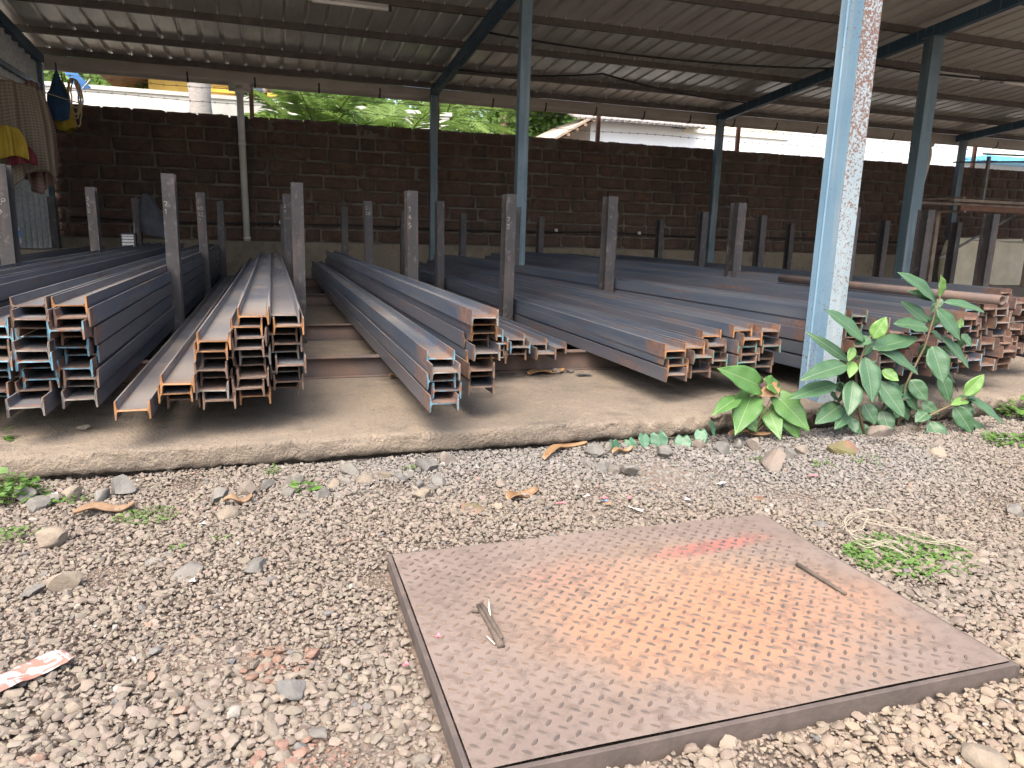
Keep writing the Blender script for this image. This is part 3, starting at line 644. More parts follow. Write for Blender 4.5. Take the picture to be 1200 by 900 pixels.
# posts: I-sections welded to the bearers, flange to the front
def post_mesh():
    H = 1.0; mb = MB(); w, d, tw, tf = .084, .125, .007, .009
    mb.box(-w / 2, w / 2, -d / 2, -d / 2 + tf, 0, H); mb.box(-w / 2, w / 2, d / 2 - tf, d / 2, 0, H); mb.box(-tw / 2, tw / 2, -d / 2 + tf, d / 2 - tf, 0, H)
    return mb.mesh('post_profile', 'post')
PM = post_mesh()
POSTS = []
def post(x, y, top, label, tilt=0.0):
    e = empty('rack_post', (x, y, .1205), label, 'post', 'upright posts of the beam rack')
    o = link('profile', PM, e); o.scale = (1, 1, top - .1205); e.rotation_euler = (0, tilt, 0)
    POSTS.append((e, top)); return e
DS = ['front', 'middle', 'back']
FX = [-1.655, -.655, .20, 1.055, 1.835, 2.735, 3.985, 5.245, 6.14, 7.0]
MX = [-1.64, -.645, .19, 1.05, 1.85, 2.74, 4.0, 5.25, 6.15, 8.17, 9.48]
BX = [-2.58, -1.63, -.62, .19, 1.02, 1.86, 2.74, 3.97, 6.05, 8.6, 10.6]
FT = [1.33, 1.318, 1.297, 1.275, 1.283, 1.30, 1.296, 1.305, 1.312, 1.30]
for i, x in enumerate(FX): post(x, 5.765 - .0, FT[i], f'speckled steel rack post, {ORD[i]} along the front row from the clothes end', rnd.uniform(-.008, .008))
for i, x in enumerate(MX): post(x, 8.34, [1.30, 1.29, 1.31, 1.27, 1.30, 1.27, 1.26, 1.30, 1.285, 1.28, 1.30][i], f'speckled steel rack post, {ORD[i]} along the middle row from the clothes end', rnd.uniform(-.012, .012))
for i, x in enumerate(BX): post(x, 10.84, [1.25, 1.27, 1.275, 1.26, 1.265, 1.24, 1.23, 1.22, 1.235, 1.255, 1.25][i], f'dark steel rack post, {ORD[i]} along the back row from the clothes end', rnd.uniform(-.01, .01))
# chalk writing on post faces
STROKES = {'2': [[(0, .9), (.3, 1), (.6, .85), (.5, .55), (0, 0), (.65, 0)]], '0': [[(.3, 1), (0, .6), (.1, .1), (.4, 0), (.6, .4), (.5, .9), (.3, 1)]], 'P': [[(0, 0), (.05, 1), (.5, .95), (.55, .6), (.05, .5)]],
           '>': [[(-.2, .5), (.8, .5)], [(.45, .85), (.8, .5), (.45, .15)]], 'I': [[(.1, 1), (.5, 1)], [(.3, 1), (.3, 0)], [(.1, 0), (.5, 0)]], '4': [[(.4, 0), (.45, 1), (0, .35), (.65, .35)]],
           '1': [[(.15, .8), (.35, 1), (.35, 0)]], '7': [[(0, 1), (.6, 1), (.25, 0)]], '3': [[(0, 1), (.5, .95), (.2, .55), (.55, .35), (.3, 0), (0, .1)]], '5': [[(.55, 1), (.1, 1), (.05, .55), (.5, .5), (.45, .05), (0, 0)]], 'v': [[(0, 1), (.25, .6), (.5, .95)]]}
def chalk(pi, rows, z0, size, m='chalk'):
    e, top = POSTS[pi]; mb = MB(); d = .0625 + .0012
    for r, txt in enumerate(rows):
        for c, chh in enumerate(txt):
            for st in STROKES[chh]:
                P = [(-.032 + c * size * .8 + x * size + rnd.uniform(-.002, .002), -d, z0 - r * size * 1.75 + z * size) for x, z in st]
                for a, b in zip(P, P[1:]): mb.bar(a, b, .005, .0012, (0, 1, 0))
    tag(mb.build('chalk_mark', m, e), kind='stuff')
chalk(0, ['v', '2P', '>'], 1.02, .038); chalk(10, ['3', '5', '2'], 1.05, .032); chalk(11, ['I', '40', '12', '7'], 1.06, .036); chalk(1, ['2', '1'], .98, .03)
chalk(13, ['I', '30'], 1.06, .034); chalk(3, ['1', '4', '5'], 1.0, .035); chalk(4, ['7', '2'], .95, .032); chalk(12, ['2', '4'], 1.05, .03)

# ================================================================== TREAD PLATE COVER
PX0, PX1, PY0, PY1, PZ = .298, 1.628, 1.085, 2.035, .046
pl = empty('tread_plate', (PX0, PY0, 0), 'rusty pink-brown chequered steel plate cover lying flush in the gravel', 'plate')
w, d = PX1 - PX0, PY1 - PY0
def platefn(u, v):
    return (.0155 + (w - .029) * u, .0165 + (d - .020) * v, PZ + .0035 * mnoise.noise(Vector((u * 3, v * 2.2, 0))) + .002 * math.sin(u * 3.1))
mb = MB(); mb.grid(platefn, 60, 44); po = mb.build('plate_top', 'plate', pl, smooth=True)
def lugs():
    p = .0225; nx, ny = int((w - .07) / (2 * p)), int((d - .05) / p); mb = MB(); base = []
    for k in range(8):
        a = 2 * math.pi * k / 8; base.append((math.cos(a) * .0120, math.sin(a) * .0046))
    base[0] = (.0138, 0); base[4] = (-.0138, 0)
    for j in range(ny):
        for i in range(nx):
            an = (R(45) if j % 2 else R(-45)); c, s = math.cos(an), math.sin(an)
            x0 = .034 + (i + .5 * (j % 2)) * 2 * p; y0 = .034 + j * p; u, v = (x0 - .0155) / (w - .029), (y0 - .0165) / (d - .020); z0 = platefn(u, v)[2]
            hh = .0021
            lo = [(x0 + a * c - b * s, y0 + a * s + b * c, z0 - .0008) for a, b in base]
            hi = [(x0 + (a * c - b * s) * .72, y0 + (a * s + b * c) * .72, z0 + hh) for a, b in base]
            mb.poly(lo + hi, [(k, (k + 1) % 8, 8 + (k + 1) % 8, 8 + k) for k in range(8)] + [tuple(range(8, 16))])
    tag(mb.build('raised_lug', 'lug', pl, smooth=False), kind='stuff')
lugs()
for nm, a in (('l', (0, .012, 0, d)), ('r', (w - .012, w, 0, d)), ('f', (0, w, 0, .012)), ('b', (0, w, d - .012 + .01, d + .01))):
    mb = MB(); x0, x1, y0, y1 = a
    if nm in 'fb': x0, x1 = .0125, w - .0125
    mb.box(x0, x1, y0, y1, -.03, PZ + .0005 if nm in 'lf' else PZ - .004); mb.build('frame_rail', 'plate_frame', pl, bevel=.0015)
def branch(name, m, pts, rs, label, cat='twig', seg=7):
    c = Vector(pts[0]); mb = MB(); mb.tube([Vector(p) - c for p in pts], rs, seg); return tag(mb.build(name, m, None, c, smooth=True), label, cat)
# stick and twig bundle on the plate
a, b = onZ(934, 661, PZ + .008), onZ(991, 696, PZ + .008)
branch('stick', 'twig', [a, a.lerp(b, .3) + Vector((0, .001, .001)), a.lerp(b, .7), b], [.006, .0065, .006, .005], 'thin brown stick lying on the rusty chequered plate')
tb = empty('twig_bundle', onZ(574, 730, PZ + .004), 'small bundle of broken grey-brown twigs on the rusty chequered plate', 'twig'); t0 = tb.location
def tw(px, r, m='twig', dz=0.0):
    P = [onZ(u, v, PZ + .008 + dz) - t0 for u, v in px]; mb = MB(); mb.tube(P, r, 6); mb.build('twig', m, tb, smooth=True)
tw([(560, 709), (568, 722), (577, 738), (587, 757)], [.005, .007, .008, .010]); tw([(564, 708), (573, 722), (582, 737), (588, 748)], [.005, .006, .006, .004], dz=.009)
tw([(573, 702), (573, 712), (575, 724)], [.001, .003, .002], 'twig_pale', .012); tw([(570, 745), (574, 749), (580, 755)], [.0015, .002, .0015], 'twig_pale'); tw([(553, 716), (561, 717)], [.004, .003])

# ================================================================== GRAVEL
def stone_proto(sub, seed):
    bm = bmesh.new(); bmesh.ops.create_icosphere(bm, subdivisions=sub, radius=1.0); r = random.Random(seed)
    # chop by random planes -> crushed-stone facets, then ease
    cuts = [(Vector((r.gauss(0, 1), r.gauss(0, 1), r.gauss(0, 1))).normalized(), r.uniform(.42, .80)) for _ in range(11)]
    for v in bm.verts:
        for nrm, dd in cuts:
            k = v.co.dot(nrm)
            if k > dd: v.co -= nrm * (k - dd)
    co = np.array([v.co[:] for v in bm.verts]); f = np.array([[v.index for v in fc.verts] for fc in bm.faces]); bm.free(); return co, f
def gravel():
    rs = np.random.RandomState(3)
    P1 = [stone_proto(1, s) for s in range(10)]; P2 = [stone_proto(2, 50 + s) for s in range(10)]
    V, F, T = [], [], []; off = 0
    def inpl(x, y): return (x > PX0 - .012) & (x < PX1 + .012) & (y > PY0 - .012) & (y < PY1 + .022)
    def scatter(x0, x1, y0, y1, step, rmin, rmax, zlo, keep, hi):
        nonlocal off
        nx, ny = int((x1 - x0) / step), int((y1 - y0) / (step * .87))
        gx, gy = np.meshgrid(np.arange(nx), np.arange(ny)); gx = (gx + .5 * (gy % 2)) * step + x0; gy = gy * step * .87 + y0
        gx = gx.ravel() + rs.uniform(-.42, .42, gx.size) * step; gy = gy.ravel() + rs.uniform(-.42, .42, gy.size) * step
        ok = keep(gx, gy) & ~inpl(gx, gy); gx, gy = gx[ok], gy[ok]; n = len(gx)
        if not n: return
        ra = rmin + (rmax - rmin) * rs.beta(1.5, 3.6, n); which = rs.randint(0, 10, n)
        # low patches where the earth shows through
        for q in range(10):
            idx = np.where(which == q)[0]
            if not len(idx): continue
            co, fc = (P2 if hi else P1)[q]; m = len(idx); r = ra[idx]
            sc = np.stack([r * rs.uniform(.85, 1.25, m), r * rs.uniform(.7, 1.05, m), r * rs.uniform(.42, .72, m)], 1)
            a = rs.uniform(0, 6.283, m); t = rs.normal(0, .35, m); ca, sa, ct, st = np.cos(a), np.sin(a), np.cos(t), np.sin(t)
            v = co[None] * sc[:, None]
            x, y, z = v[..., 0], v[..., 1], v[..., 2]
            y, z = y * ct[:, None] - z * st[:, None], y * st[:, None] + z * ct[:, None]
            x, y = x * ca[:, None] - y * sa[:, None], x * sa[:, None] + y * ca[:, None]
            px, py = gx[idx], gy[idx]
            gz = .010 * np.sin(px * 2.3 + 1) * np.sin(py * 3.1) + .006 * np.sin(px * 7.1) * np.cos(py * 6.3 + 2)
            v = np.stack([x + px[:, None], y + py[:, None], z + (gz + .008 + zlo + r * .35 + rs.uniform(-.003, .004, m))[:, None]], -1)
            nv = len(co); V.append(v.reshape(-1, 3)); F.append((fc[None] + (np.arange(m) * nv)[:, None, None] + off).reshape(-1, 3)); off += m * nv
            # colour: tan dusty aggregate, with bluish-grey fresh chips along the slab in the middle
            grey = np.clip((py - 2.15 - .25 * np.sin(px * 1.7 + .6)) / .5, 0, 1) * np.clip((px + .3) / .8, 0, 1) * np.clip((3.4 - px) / .6, .35, 1)
            tan = np.array([.170, .143, .115]); gr = np.array([.165, .160, .150]); warm = np.array([.26, .19, .125])
            c = tan[None] * (1 - .85 * grey[:, None]) + gr[None] * .85 * grey[:, None]
            wv = np.clip(1.4 - py, 0, .5) * 1.1 * np.clip((px - .2), 0, 1); c = c * (1 - wv[:, None]) + warm[None] * wv[:, None]
            c = c * rs.uniform(.78, 1.16, (m, 1)) * (1 + rs.normal(0, .022, (m, 3)))
            sp = rs.rand(m); c[sp > .993] = [.21, .14, .105]; c[(sp < .012)] = [.10, .10, .10]; c[(sp > .02) & (sp < .026)] = [.28, .26, .23]
            pk = (np.hypot(px - .02, (py - 1.25) * 1.2) < .10) & (rs.rand(m) < .55) | (np.hypot(px + .03, (py - 1.62)) < .09) & (rs.rand(m) < .35)
            c[pk] = c[pk] * np.array([1.15, .78, .70])
            T.append(np.repeat(np.clip(c, .03, .8), nv, 0))
    def infr(x, y, mrg=.12):   # ground the photograph shows, with a margin
        zc = fwd.x * x + fwd.y * y - fwd.z; u = (right.x * x + right.y * y - right.z) / zc; v = (down.x * x + down.y * y - down.z) / zc
        return (zc > .2) & (np.abs(u) < .70 + mrg) & (v < .525 + mrg)
    lip = lambda x, y: y < 3.10
    thin = lambda x, y: (np.sin(x * 5.1 + y * 3.3) * np.sin(x * 2.7 - y * 4.9 + 1) > -.93)
    scatter(-3.5, 6.5, .5, 1.65, .0225, .0085, .0270, .0, lambda x, y: infr(x, y) & thin(x, y), True)
    scatter(-3.5, 6.5, .5, 1.65, .0125, .005, .0115, .001, lambda x, y: infr(x, y), False)
    scatter(-3.5, 6.5, 1.65, 3.10, .0205, .0080, .0235, .0, lambda x, y: infr(x, y) & lip(x, y) & thin(x, y), False)
    scatter(-3.5, 6.5, 1.65, 3.10, .0150, .005, .0105, .001, lambda x, y: infr(x, y) & lip(x, y), False)
    scatter(-5, 8, -.2, 3.10, .034, .010, .022, .0, lambda x, y: ~infr(x, y) & lip(x, y), False)
    V = np.concatenate(V); F = np.concatenate(F); T = np.concatenate(T)
    me = bpy.data.meshes.new('gravel'); me.vertices.add(len(V)); me.vertices.foreach_set('co', V.astype(np.float32).ravel())
    me.loops.add(F.size); me.loops.foreach_set('vertex_index', F.astype(np.int32).ravel()); me.polygons.add(len(F)); me.polygons.foreach_set('loop_start', np.arange(0, F.size, 3, dtype=np.int32))
    me.update(calc_edges=True); at = me.attributes.new('tint', 'FLOAT_COLOR', 'POINT'); at.data.foreach_set('color', np.concatenate([T, np.ones((len(T), 1))], 1).astype(np.float32).ravel())
    me.polygons.foreach_set('use_smooth', np.ones(len(F), dtype=bool)); me.materials.append(MAT['gravel'])
    try: me.set_sharp_from_angle(angle=R(28))
    except Exception: pass
    o = link('gravel', me); tag(o, 'grey-brown crushed stone gravel spread over the yard', 'gravel', kind='stuff'); print('gravel tris', len(F))
gravel()

# ---- loose stones one can pick out
def rock(p, s, m, label, grp, flat=.65, seed=0, name='stone', cat='stone'):
    r = random.Random(seed); bm = bmesh.new(); bmesh.ops.create_icosphere(bm, subdivisions=3, radius=1.0)
    cuts = [(Vector((r.gauss(0, 1), r.gauss(0, 1), r.gauss(0, .8))).normalized(), r.uniform(.45, .8)) for _ in range(11)]
    for v in bm.verts:
        for nrm, dd in cuts:
            k = v.co.dot(nrm)
            if k > dd: v.co -= nrm * (k - dd)
        v.co += v.co.normalized() * mnoise.noise(v.co * 2.5 + Vector((seed, 0, 0))) * .05
        v.co.x *= s * r.uniform(.98, 1.02); v.co.y *= s * .8; v.co.z *= s * flat
    me = bpy.data.meshes.new(name); bm.to_mesh(me); bm.free(); me.materials.append(MAT[m]); me.polygons.foreach_set('use_smooth', [True] * len(me.polygons))
    try: me.set_sharp_from_angle(angle=R(32))
    except Exception: pass
    o = link(name, me, None, (p[0], p[1], p[2] + s * flat * .5), (r.uniform(-.2, .2), r.uniform(-.2, .2), r.uniform(0, 6.28)))
    return tag(o, label, cat, grp)
GS = 'grey broken stone lying at the foot of the concrete floor edge'; TS = 'tan broken stone lying at the foot of the concrete floor edge'; FS = 'flat grey stone half sunk in the open gravel'
STN = [(145,571,34,'g'),(120,581,24,'g'),(86,580,26,'t'),(45,592,24,'g'),(30,582,26,'g'),(62,585,20,'g'),(108,600,14,'b'),(290,573,30,'b'),(313,567,24,'g'),(345,564,28,'g'),(340,579,22,'g'),(375,581,28,'g'),(390,569,26,'t'),(396,584,18,'g'),(257,581,28,'g'),
       (410,553,28,'g'),(405,566,22,'g'),(428,562,24,'t'),(448,557,22,'t'),(470,560,18,'g'),(478,556,20,'g'),(500,545,30,'g'),(515,562,24,'g'),(522,537,26,'b'),(490,568,20,'g'),(505,570,18,'g'),(585,566,22,'b'),(582,593,18,'t'),(597,590,16,'b'),(695,528,28,'g'),(720,549,18,'g'),(736,549,26,'g'),(706,547,22,'g'),(688,543,18,'g'),(780,530,24,'g'),
       (820,522,20,'b'),(846,526,24,'g'),(882,521,26,'b'),(905,540,40,'b'),(864,520,18,'g'),(1028,507,30,'b'),(1100,532,22,'t'),(1098,520,18,'b'),(925,533,20,'g'),(940,528,18,'b'),
       (495,580,26,'T'),(265,601,28,'T'),(62,631,34,'T'),(80,678,40,'T'),(343,803,40,'F'),(372,856,28,'F'),(222,664,44,'F'),(300,659,42,'F'),(198,648,20,'F'),(180,655,26,'F'),(38,690,26,'F'),(180,760,18,'F'),(1150,884,46,'W'),(530,600,14,'T'),(630,662,14,'F'),(1020,618,16,'F'),(960,612,20,'F'),(1190,597,26,'F'),(620,778,16,'F')]
for i, (u, v, spx, k) in enumerate(STN):
    if 455 < u < 1000 and v > 640: continue
    p = onZ(u, v + spx * .22, .008); s = spx * .52 * (p - CAMP).length / _f
    if k in 'gb': rock(p, s, 'rock_grey' if k == 'g' else 'rock_brown', GS if k == 'g' else GS.replace('grey', 'brown'), 'broken stones along the floor edge', .75, i)
    elif k == 't': rock(p, s, 'rock_tan', TS, 'broken stones along the floor edge', .7, i)
    elif k == 'T': rock(p, s, 'rock_tan', 'tan stone standing out from the open gravel', 'larger stones in the open gravel', .7, i)
    elif k == 'W': rock(p, s, 'rock_tan', 'pale pointed stone in front of the rusty plate', None, .6, i)
    else: rock(p, s, 'rock_grey', FS, 'larger stones in the open gravel', .4, i)
for grp_, txt in (('broken stones along the floor edge', '{c} broken stone at the concrete floor edge, {o} along from the largest weed clump'), ('larger stones in the open gravel', '{c} stone in the open gravel, {o} counting away from the plastic wrapper')):
    L_ = sorted([o for o in COL.objects if o.get('group') == grp_], key=lambda o: (o.location.x if 'edge' in grp_ else (o.location - Vector((-.5, 1.7, 0))).length))
    for i_, o in enumerate(L_):
        cc = 'flat grey' if 'flat grey' in o['label'] else o['label'].split()[0]; o['label'] = txt.format(c=cc, o=ordw(i_ + 1))
rock(onZ(990, 532, 0), .085, 'rock_brick', 'mossy red broken brick lump before the blue pillar', None, .62, 99, 'broken_brick', 'brick')
rock(onZ(552, 601, .004), .062, 'rock_brick', 'half-buried broken brick slab streaked red beside the rusty plate', None, .3, 98, 'broken_brick', 'brick')
rock(onZ(1182, 548, .004), .06, 'rock_tan', 'brick-shaped tan fragment lying beyond the leafy plants', None, .35, 97, 'broken_brick', 'brick')
rock(onZ(100, 503, .12), .034, 'rock_tan', 'single tan stone lying on the concrete floor before the cyan-ended stack', None, .45, 96)
rock(onZ(652, 438, .12), .05, 'rock_brown', 'brown rubble lump on the concrete floor under the low set-back stack', None, .5, 95)
rock(onZ(668, 437, .12), .034, 'rock_grey', 'small grey rubble lump on the concrete floor under the low set-back stack', None, .6, 94)
rock(onZ(886, 586, .004), .05, 'rock_brick', 'thin red brick shard lying in the gravel behind the plate', None, .16, 93, 'broken_brick', 'brick')

# ---- litter: dry leaves, chips, scraps
def chip(px, zz, wdt, m, label, name, cat, grp=None, curl=.02):
    P = [onZ(u, v, zz) for u, v in px]; c = P[0].copy(); n = len(P)
    def fn(a, b):
        t = a * (n - 1); i = min(int(t), n - 2); q = P[i].lerp(P[i + 1], t - i) - c; d = (P[i + 1] - P[i]); d.z = 0; d.normalize(); sdv = Vector((-d.y, d.x, 0))
        ww = wdt * math.sin(math.pi * min(max(a * .9 + .07, .04), .97)) ** .6; s = (b - .5) * 2
        return q + sdv * ww * s + Vector((0, 0, curl * (s * s) * .6 + curl * .5 * math.sin(a * 7) + .006 + .004 * mnoise.noise(Vector((a * 6, b * 5, u * .1)))))
    u = px[0][0]; mb = MB(); mb.grid(fn, 14, 6); return tag(mb.build(name, m, None, c, smooth=True, solid=.003), label, cat, grp)
chip([(86, 605), (115, 600), (140, 598), (158, 596)], .02, .030, 'bark_chip', 'long curled strip of dry bark among weeds at the floor edge', 'bark_strip', 'bark')
chip([(262, 590), (280, 589), (296, 586)], .02, .02, 'bark_chip', 'short tan bark flake beside the tan stone', 'bark_strip', 'bark')
chip([(638, 540), (652, 528), (668, 523), (688, 523)], .015, .026, 'leaf_dry', 'long curled brown dry leaf against the floor edge', 'dry_leaf', 'leaf')
chip([(595, 588), (608, 583), (630, 577)], .015, .03, 'leaf_dry', 'pointed brown dry leaf in the gravel behind the plate', 'dry_leaf', 'leaf')
chip([(718, 533), (728, 530), (742, 528)], .015, .016, 'leaf_dry', 'small reddish dry leaf under the heart-leaf vine', 'dry_leaf', 'leaf')
chip([(620, 440), (640, 437), (662, 436)], .125, .05, 'leaf_dry', 'crumpled brown rubbish on the concrete floor under the low set-back stack', 'dry_leaf', 'leaf')
chip([(456, 443), (470, 442)], .125, .03, 'bark_chip', 'rust-brown flake on the concrete floor beside the lone stack', 'rust_flake', 'flake')
chip([(855, 512), (875, 508), (905, 512)], .03, .03, 'leaf_dry', 'dead curled leaf at the base of the broad heart-leaved plant', 'dry_leaf', 'leaf')
def scrap(u, v, L, wd, m, label, ang, zz=.022, cat='scrap', name='litter_scrap', grp=None):
    p = onZ(u, v, zz); mb = MB()
    mb.grid(lambda a, b: Vector(((a - .5) * L, (b - .5) * wd, .002 * math.sin(a * 5 + b * 3))), 4, 3)
    o = mb.build(name, m, None, p, solid=.0015); o.rotation_euler = (rnd.uniform(-.15, .15), rnd.uniform(-.15, .15), ang); return tag(o, label, cat, grp)
scrap(708, 583, .022, .02, 'pink_scrap', 'bright pink scrap in the gravel behind the plate', .4); scrap(738, 583, .022, .012, 'pink_scrap', 'pink sliver beyond the bright pink scrap', .9); scrap(657, 589, .035, .009, 'pink_scrap', 'thin red sliver in the gravel behind the plate', .1)
scrap(687, 581, .03, .012, 'white_scrap', 'white stub of plastic near the pink scraps', .5); scrap(661, 545, .028, .008, 'white_scrap', 'white sliver standing by the curled dry leaf', 1.2); scrap(711, 590, .03, .012, 'leaf_dry', 'yellow-brown chip beside the pink scrap', -.3); scrap(708, 586.5, .026, .01, 'blue_scrap', 'blue chip touching the bright pink scrap', 0)
scrap(745, 596, .055, .016, 'white_scrap', 'pale grey sliver in the gravel before the plate corner', -.8); scrap(1172, 514, .085, .018, 'white_scrap', 'white plastic strip on the ground beyond the leafy plants', -.35); scrap(1181, 518, .03, .02, 'white_scrap', 'white crumb next to the plastic strip', .2)
scrap(853, 527, .04, .022, 'white_scrap', 'crumpled white paper among stones by the blue pillar', .6); scrap(513, 745, .014, .012, 'pink_scrap', 'pink pebble-like bit on the rusty plate', .3, PZ + .003); scrap(475, 778, .014, .01, 'pink_scrap', 'pink bit in the gravel beside the plate edge', .3)
scrap(1055, 547, .05, .02, 'pink_scrap', 'red plastic bit in the gravel before the leafy plants', .2) if False else scrap(952, 557, .045, .014, 'pink_scrap', 'red plastic bit in the gravel before the blue pillar', -.2)
scrap(845, 566, .05, .02, 'white_scrap', 'white foam crumb in gravel behind the plate', .5); scrap(806, 585, .03, .02, 'white_scrap', 'white crumb near the red brick shard', .9); scrap(684, 439, .10, .05, 'dark_cloth', 'small black carton on the concrete floor under the low set-back stack', .1, .13, 'carton', 'carton')
scrap(64, 578, .02, .02, 'white_scrap', 'white crumb among the weeds at the floor edge', .3); scrap(237, 613, .02, .016, 'white_scrap', 'white crumb before the tan stone', .3); scrap(225, 680, .016, .014, 'white_scrap', 'white crumb between flat grey stones', .3)
# torn printed wrapper
def wrapper():
    a, b = onZ(80, 768, .026), onZ(-42, 822, .026); c = a.copy(); d = (b - a); n = Vector((-d.y, d.x, 0)).normalized() * .036
    e = empty('plastic_wrapper', c, 'torn white and pinkish printed plastic wrapper lying on the gravel', 'wrapper')
    def fn(u, v): return d * u + n * (v - .5) * 2 * (.80 + .20 * min(1, u * 10.0)) + Vector((0, 0, .006 + .0022 * math.sin(u * 9 + v * 2) + .004 * mnoise.noise(Vector((u * 8, v * 5, 2)))))
    mb = MB(); mb.grid(fn, 30, 10); mb.build('film', 'wrapper', e, smooth=True, solid=.0008)
    mb = MB(); mb.grid(lambda u, v: fn(.05 + .018 * u, v) + Vector((0, 0, .0015)), 2, 10); mb.build('seal_strip', 'white_scrap', e)
wrapper()
# white twine tangle
def twine():
    e = empty('twine_tangle', onZ(1050, 625, .02), 'tangled pale frayed twine lying over the small weeds beside the plate', 'twine'); c = e.location; r = random.Random(5)
    base = [(1048, 598), (1020, 597), (1000, 603), (990, 612), (992, 622), (1005, 628), (1025, 634), (1045, 640), (1066, 652)], [(1000, 606), (1018, 611), (1040, 616), (1070, 622), (1100, 632), (1135, 642)], [(988, 618), (1000, 606), (1015, 604), (1012, 618), (998, 625), (1014, 640), (1045, 634), (1064, 645)], [(1030, 612), (1062, 625), (1095, 636), (1120, 634), (1148, 639)]
    for k, pts in enumerate(base):
        for rep in range(4):
            P = []
            for i, (u, v) in enumerate(pts):
                P.append(onZ(u + r.uniform(-4, 4), v + r.uniform(-3, 3), .035 + r.uniform(0, .015)) - c)
            # smooth path
            Q = []
            for i in range(len(P) - 1):
                p0, p1, p2, p3 = P[max(i - 1, 0)], P[i], P[i + 1], P[min(i + 2, len(P) - 1)]
                for s in range(6):
                    t = s / 6; Q.append(.5 * ((2 * p1) + (p2 - p0) * t + (2 * p0 - 5 * p1 + 4 * p2 - p3) * t * t + (3 * p1 - p0 - 3 * p2 + p3) * t ** 3) + Vector((r.uniform(-.002, .002), r.uniform(-.002, .002), 0)))
            Q.append(P[-1]); mb = MB(); mb.tube(Q, .0009, 4); mb.build('strand', 'twine', e)
twine()

# ================================================================== PLANTS
def leaf_obj(parent, base, tip, wd, m, droop=.12, fold=.22, kind='lance', nhint=None, seed=0):
    b, t = Vector(base), Vector(tip); Lv = t - b; L = Lv.length; r = random.Random(seed)
    y = Lv.normalized(); nh = Vector(nhint) if nhint else Vector((-.35, -.75, .75)); nh += Vector((r.uniform(-.35, .35), r.uniform(-.25, .25), r.uniform(-.25, .35)))
    x = y.cross(nh)
    if x.length < .05: x = y.cross(Vector((1, 0, .3)))
    x.normalize(); z = x.cross(y).normalized()
    def prof(s):
        if kind == 'lance': return max(.0, math.sin(math.pi * min(1, s ** .85)) ** .8 * (1 - .22 * s)) if s < .999 else 0
        # heart: lobes behind the stalk, drawn-out tip
        return (.82 + .18 * math.sin(s / .24 * math.pi / 2) if s < .24 else max(0, math.cos((s - .24) / .76 * math.pi / 2)) ** 1.15) if s < .999 else 0
    wd *= 1.62 if kind == 'lance' else 1.25
    def fn(u, v):
        s = v; q = (u - .5) * 2; w = wd * prof(s); yy = L * s
        if kind == 'heart': aq = abs(q); yy = L * (s - .17 * (1 - s) ** 3 + (.16 * max(0, 1 - aq / .5) ** 1.2 + .20 * max(0, (aq - .5) / .5) ** 2) * max(0, 1 - s * 2.6))
        wav = .06 * math.sin(s * 17 + q * 2 + seed) * wd * abs(q)
        return (q * w, yy, -droop * L * s * s + fold * abs(q) * w + wav)
    mb = MB(); mb.grid(fn, 6 if kind == 'lance' else 10, 14); me = mb.mesh('leaf', m, True); o = link('leaf', me, parent)
    M = Matrix((x, y, z)).transposed().to_4x4(); M.translation = b - parent.location; o.matrix_local = M
    md = o.modifiers.new('thickness', 'SOLIDIFY'); md.thickness = .0006
    return o
Z7 = lambda x, y: (800 + x / 3, 250 + y / 3)        # enlargement used while measuring the plants
def stemline(parent, pts, r, m='stem', name='stem'):
    mb = MB(); P = [Vector(p) - parent.location for p in pts]; n = len(P); mb.tube(P, [r * (1 - .55 * i / (n - 1)) for i in range(n)], 7); mb.build(name, m, parent, smooth=True)
def shrub(root, Y, stems, leaves, label, seed):
    e = empty('fig_shrub', root, label, 'shrub')
    for st in stems: stemline(e, [onY(*Z7(a, b), Y + dy) if not isinstance(a, Vector) else a for a, b, dy in st], .0085)
    for i, (bx, by, tx, ty, wd, dy, m) in enumerate(leaves):
        b = onY(*Z7(bx, by), Y + (rnd.uniform(-.02, .02))); t = onY(*Z7(tx, ty), Y + dy)
        leaf_obj(e, b, t, wd, {'f': 'leaf_ficus', 'y': 'leaf_young'}[m], rnd.uniform(.05, .18), rnd.uniform(.12, .32), seed=seed + i)

    for k in range(16):      # smaller leaves deeper in the shrub
        bx, by, tx, ty, wd, dy, m = rnd.choice(leaves); b = onY(*Z7(bx + rnd.uniform(-22, 22), by + rnd.uniform(-15, 30)), Y + rnd.uniform(.03, .10))
        a = rnd.uniform(0, 6.28); t = b + Vector((math.cos(a) * .10, rnd.uniform(-.03, .06), -.03 + .05 * math.sin(a)))
        if t.z < .03: t.z = .04
        leaf_obj(e, b, t, rnd.uniform(.016, .024), 'leaf_ficus', .15, .2, seed=seed + 60 + k)
    return e
YA = 2.92
rootA = onZ(*Z7(640, 775), 0)
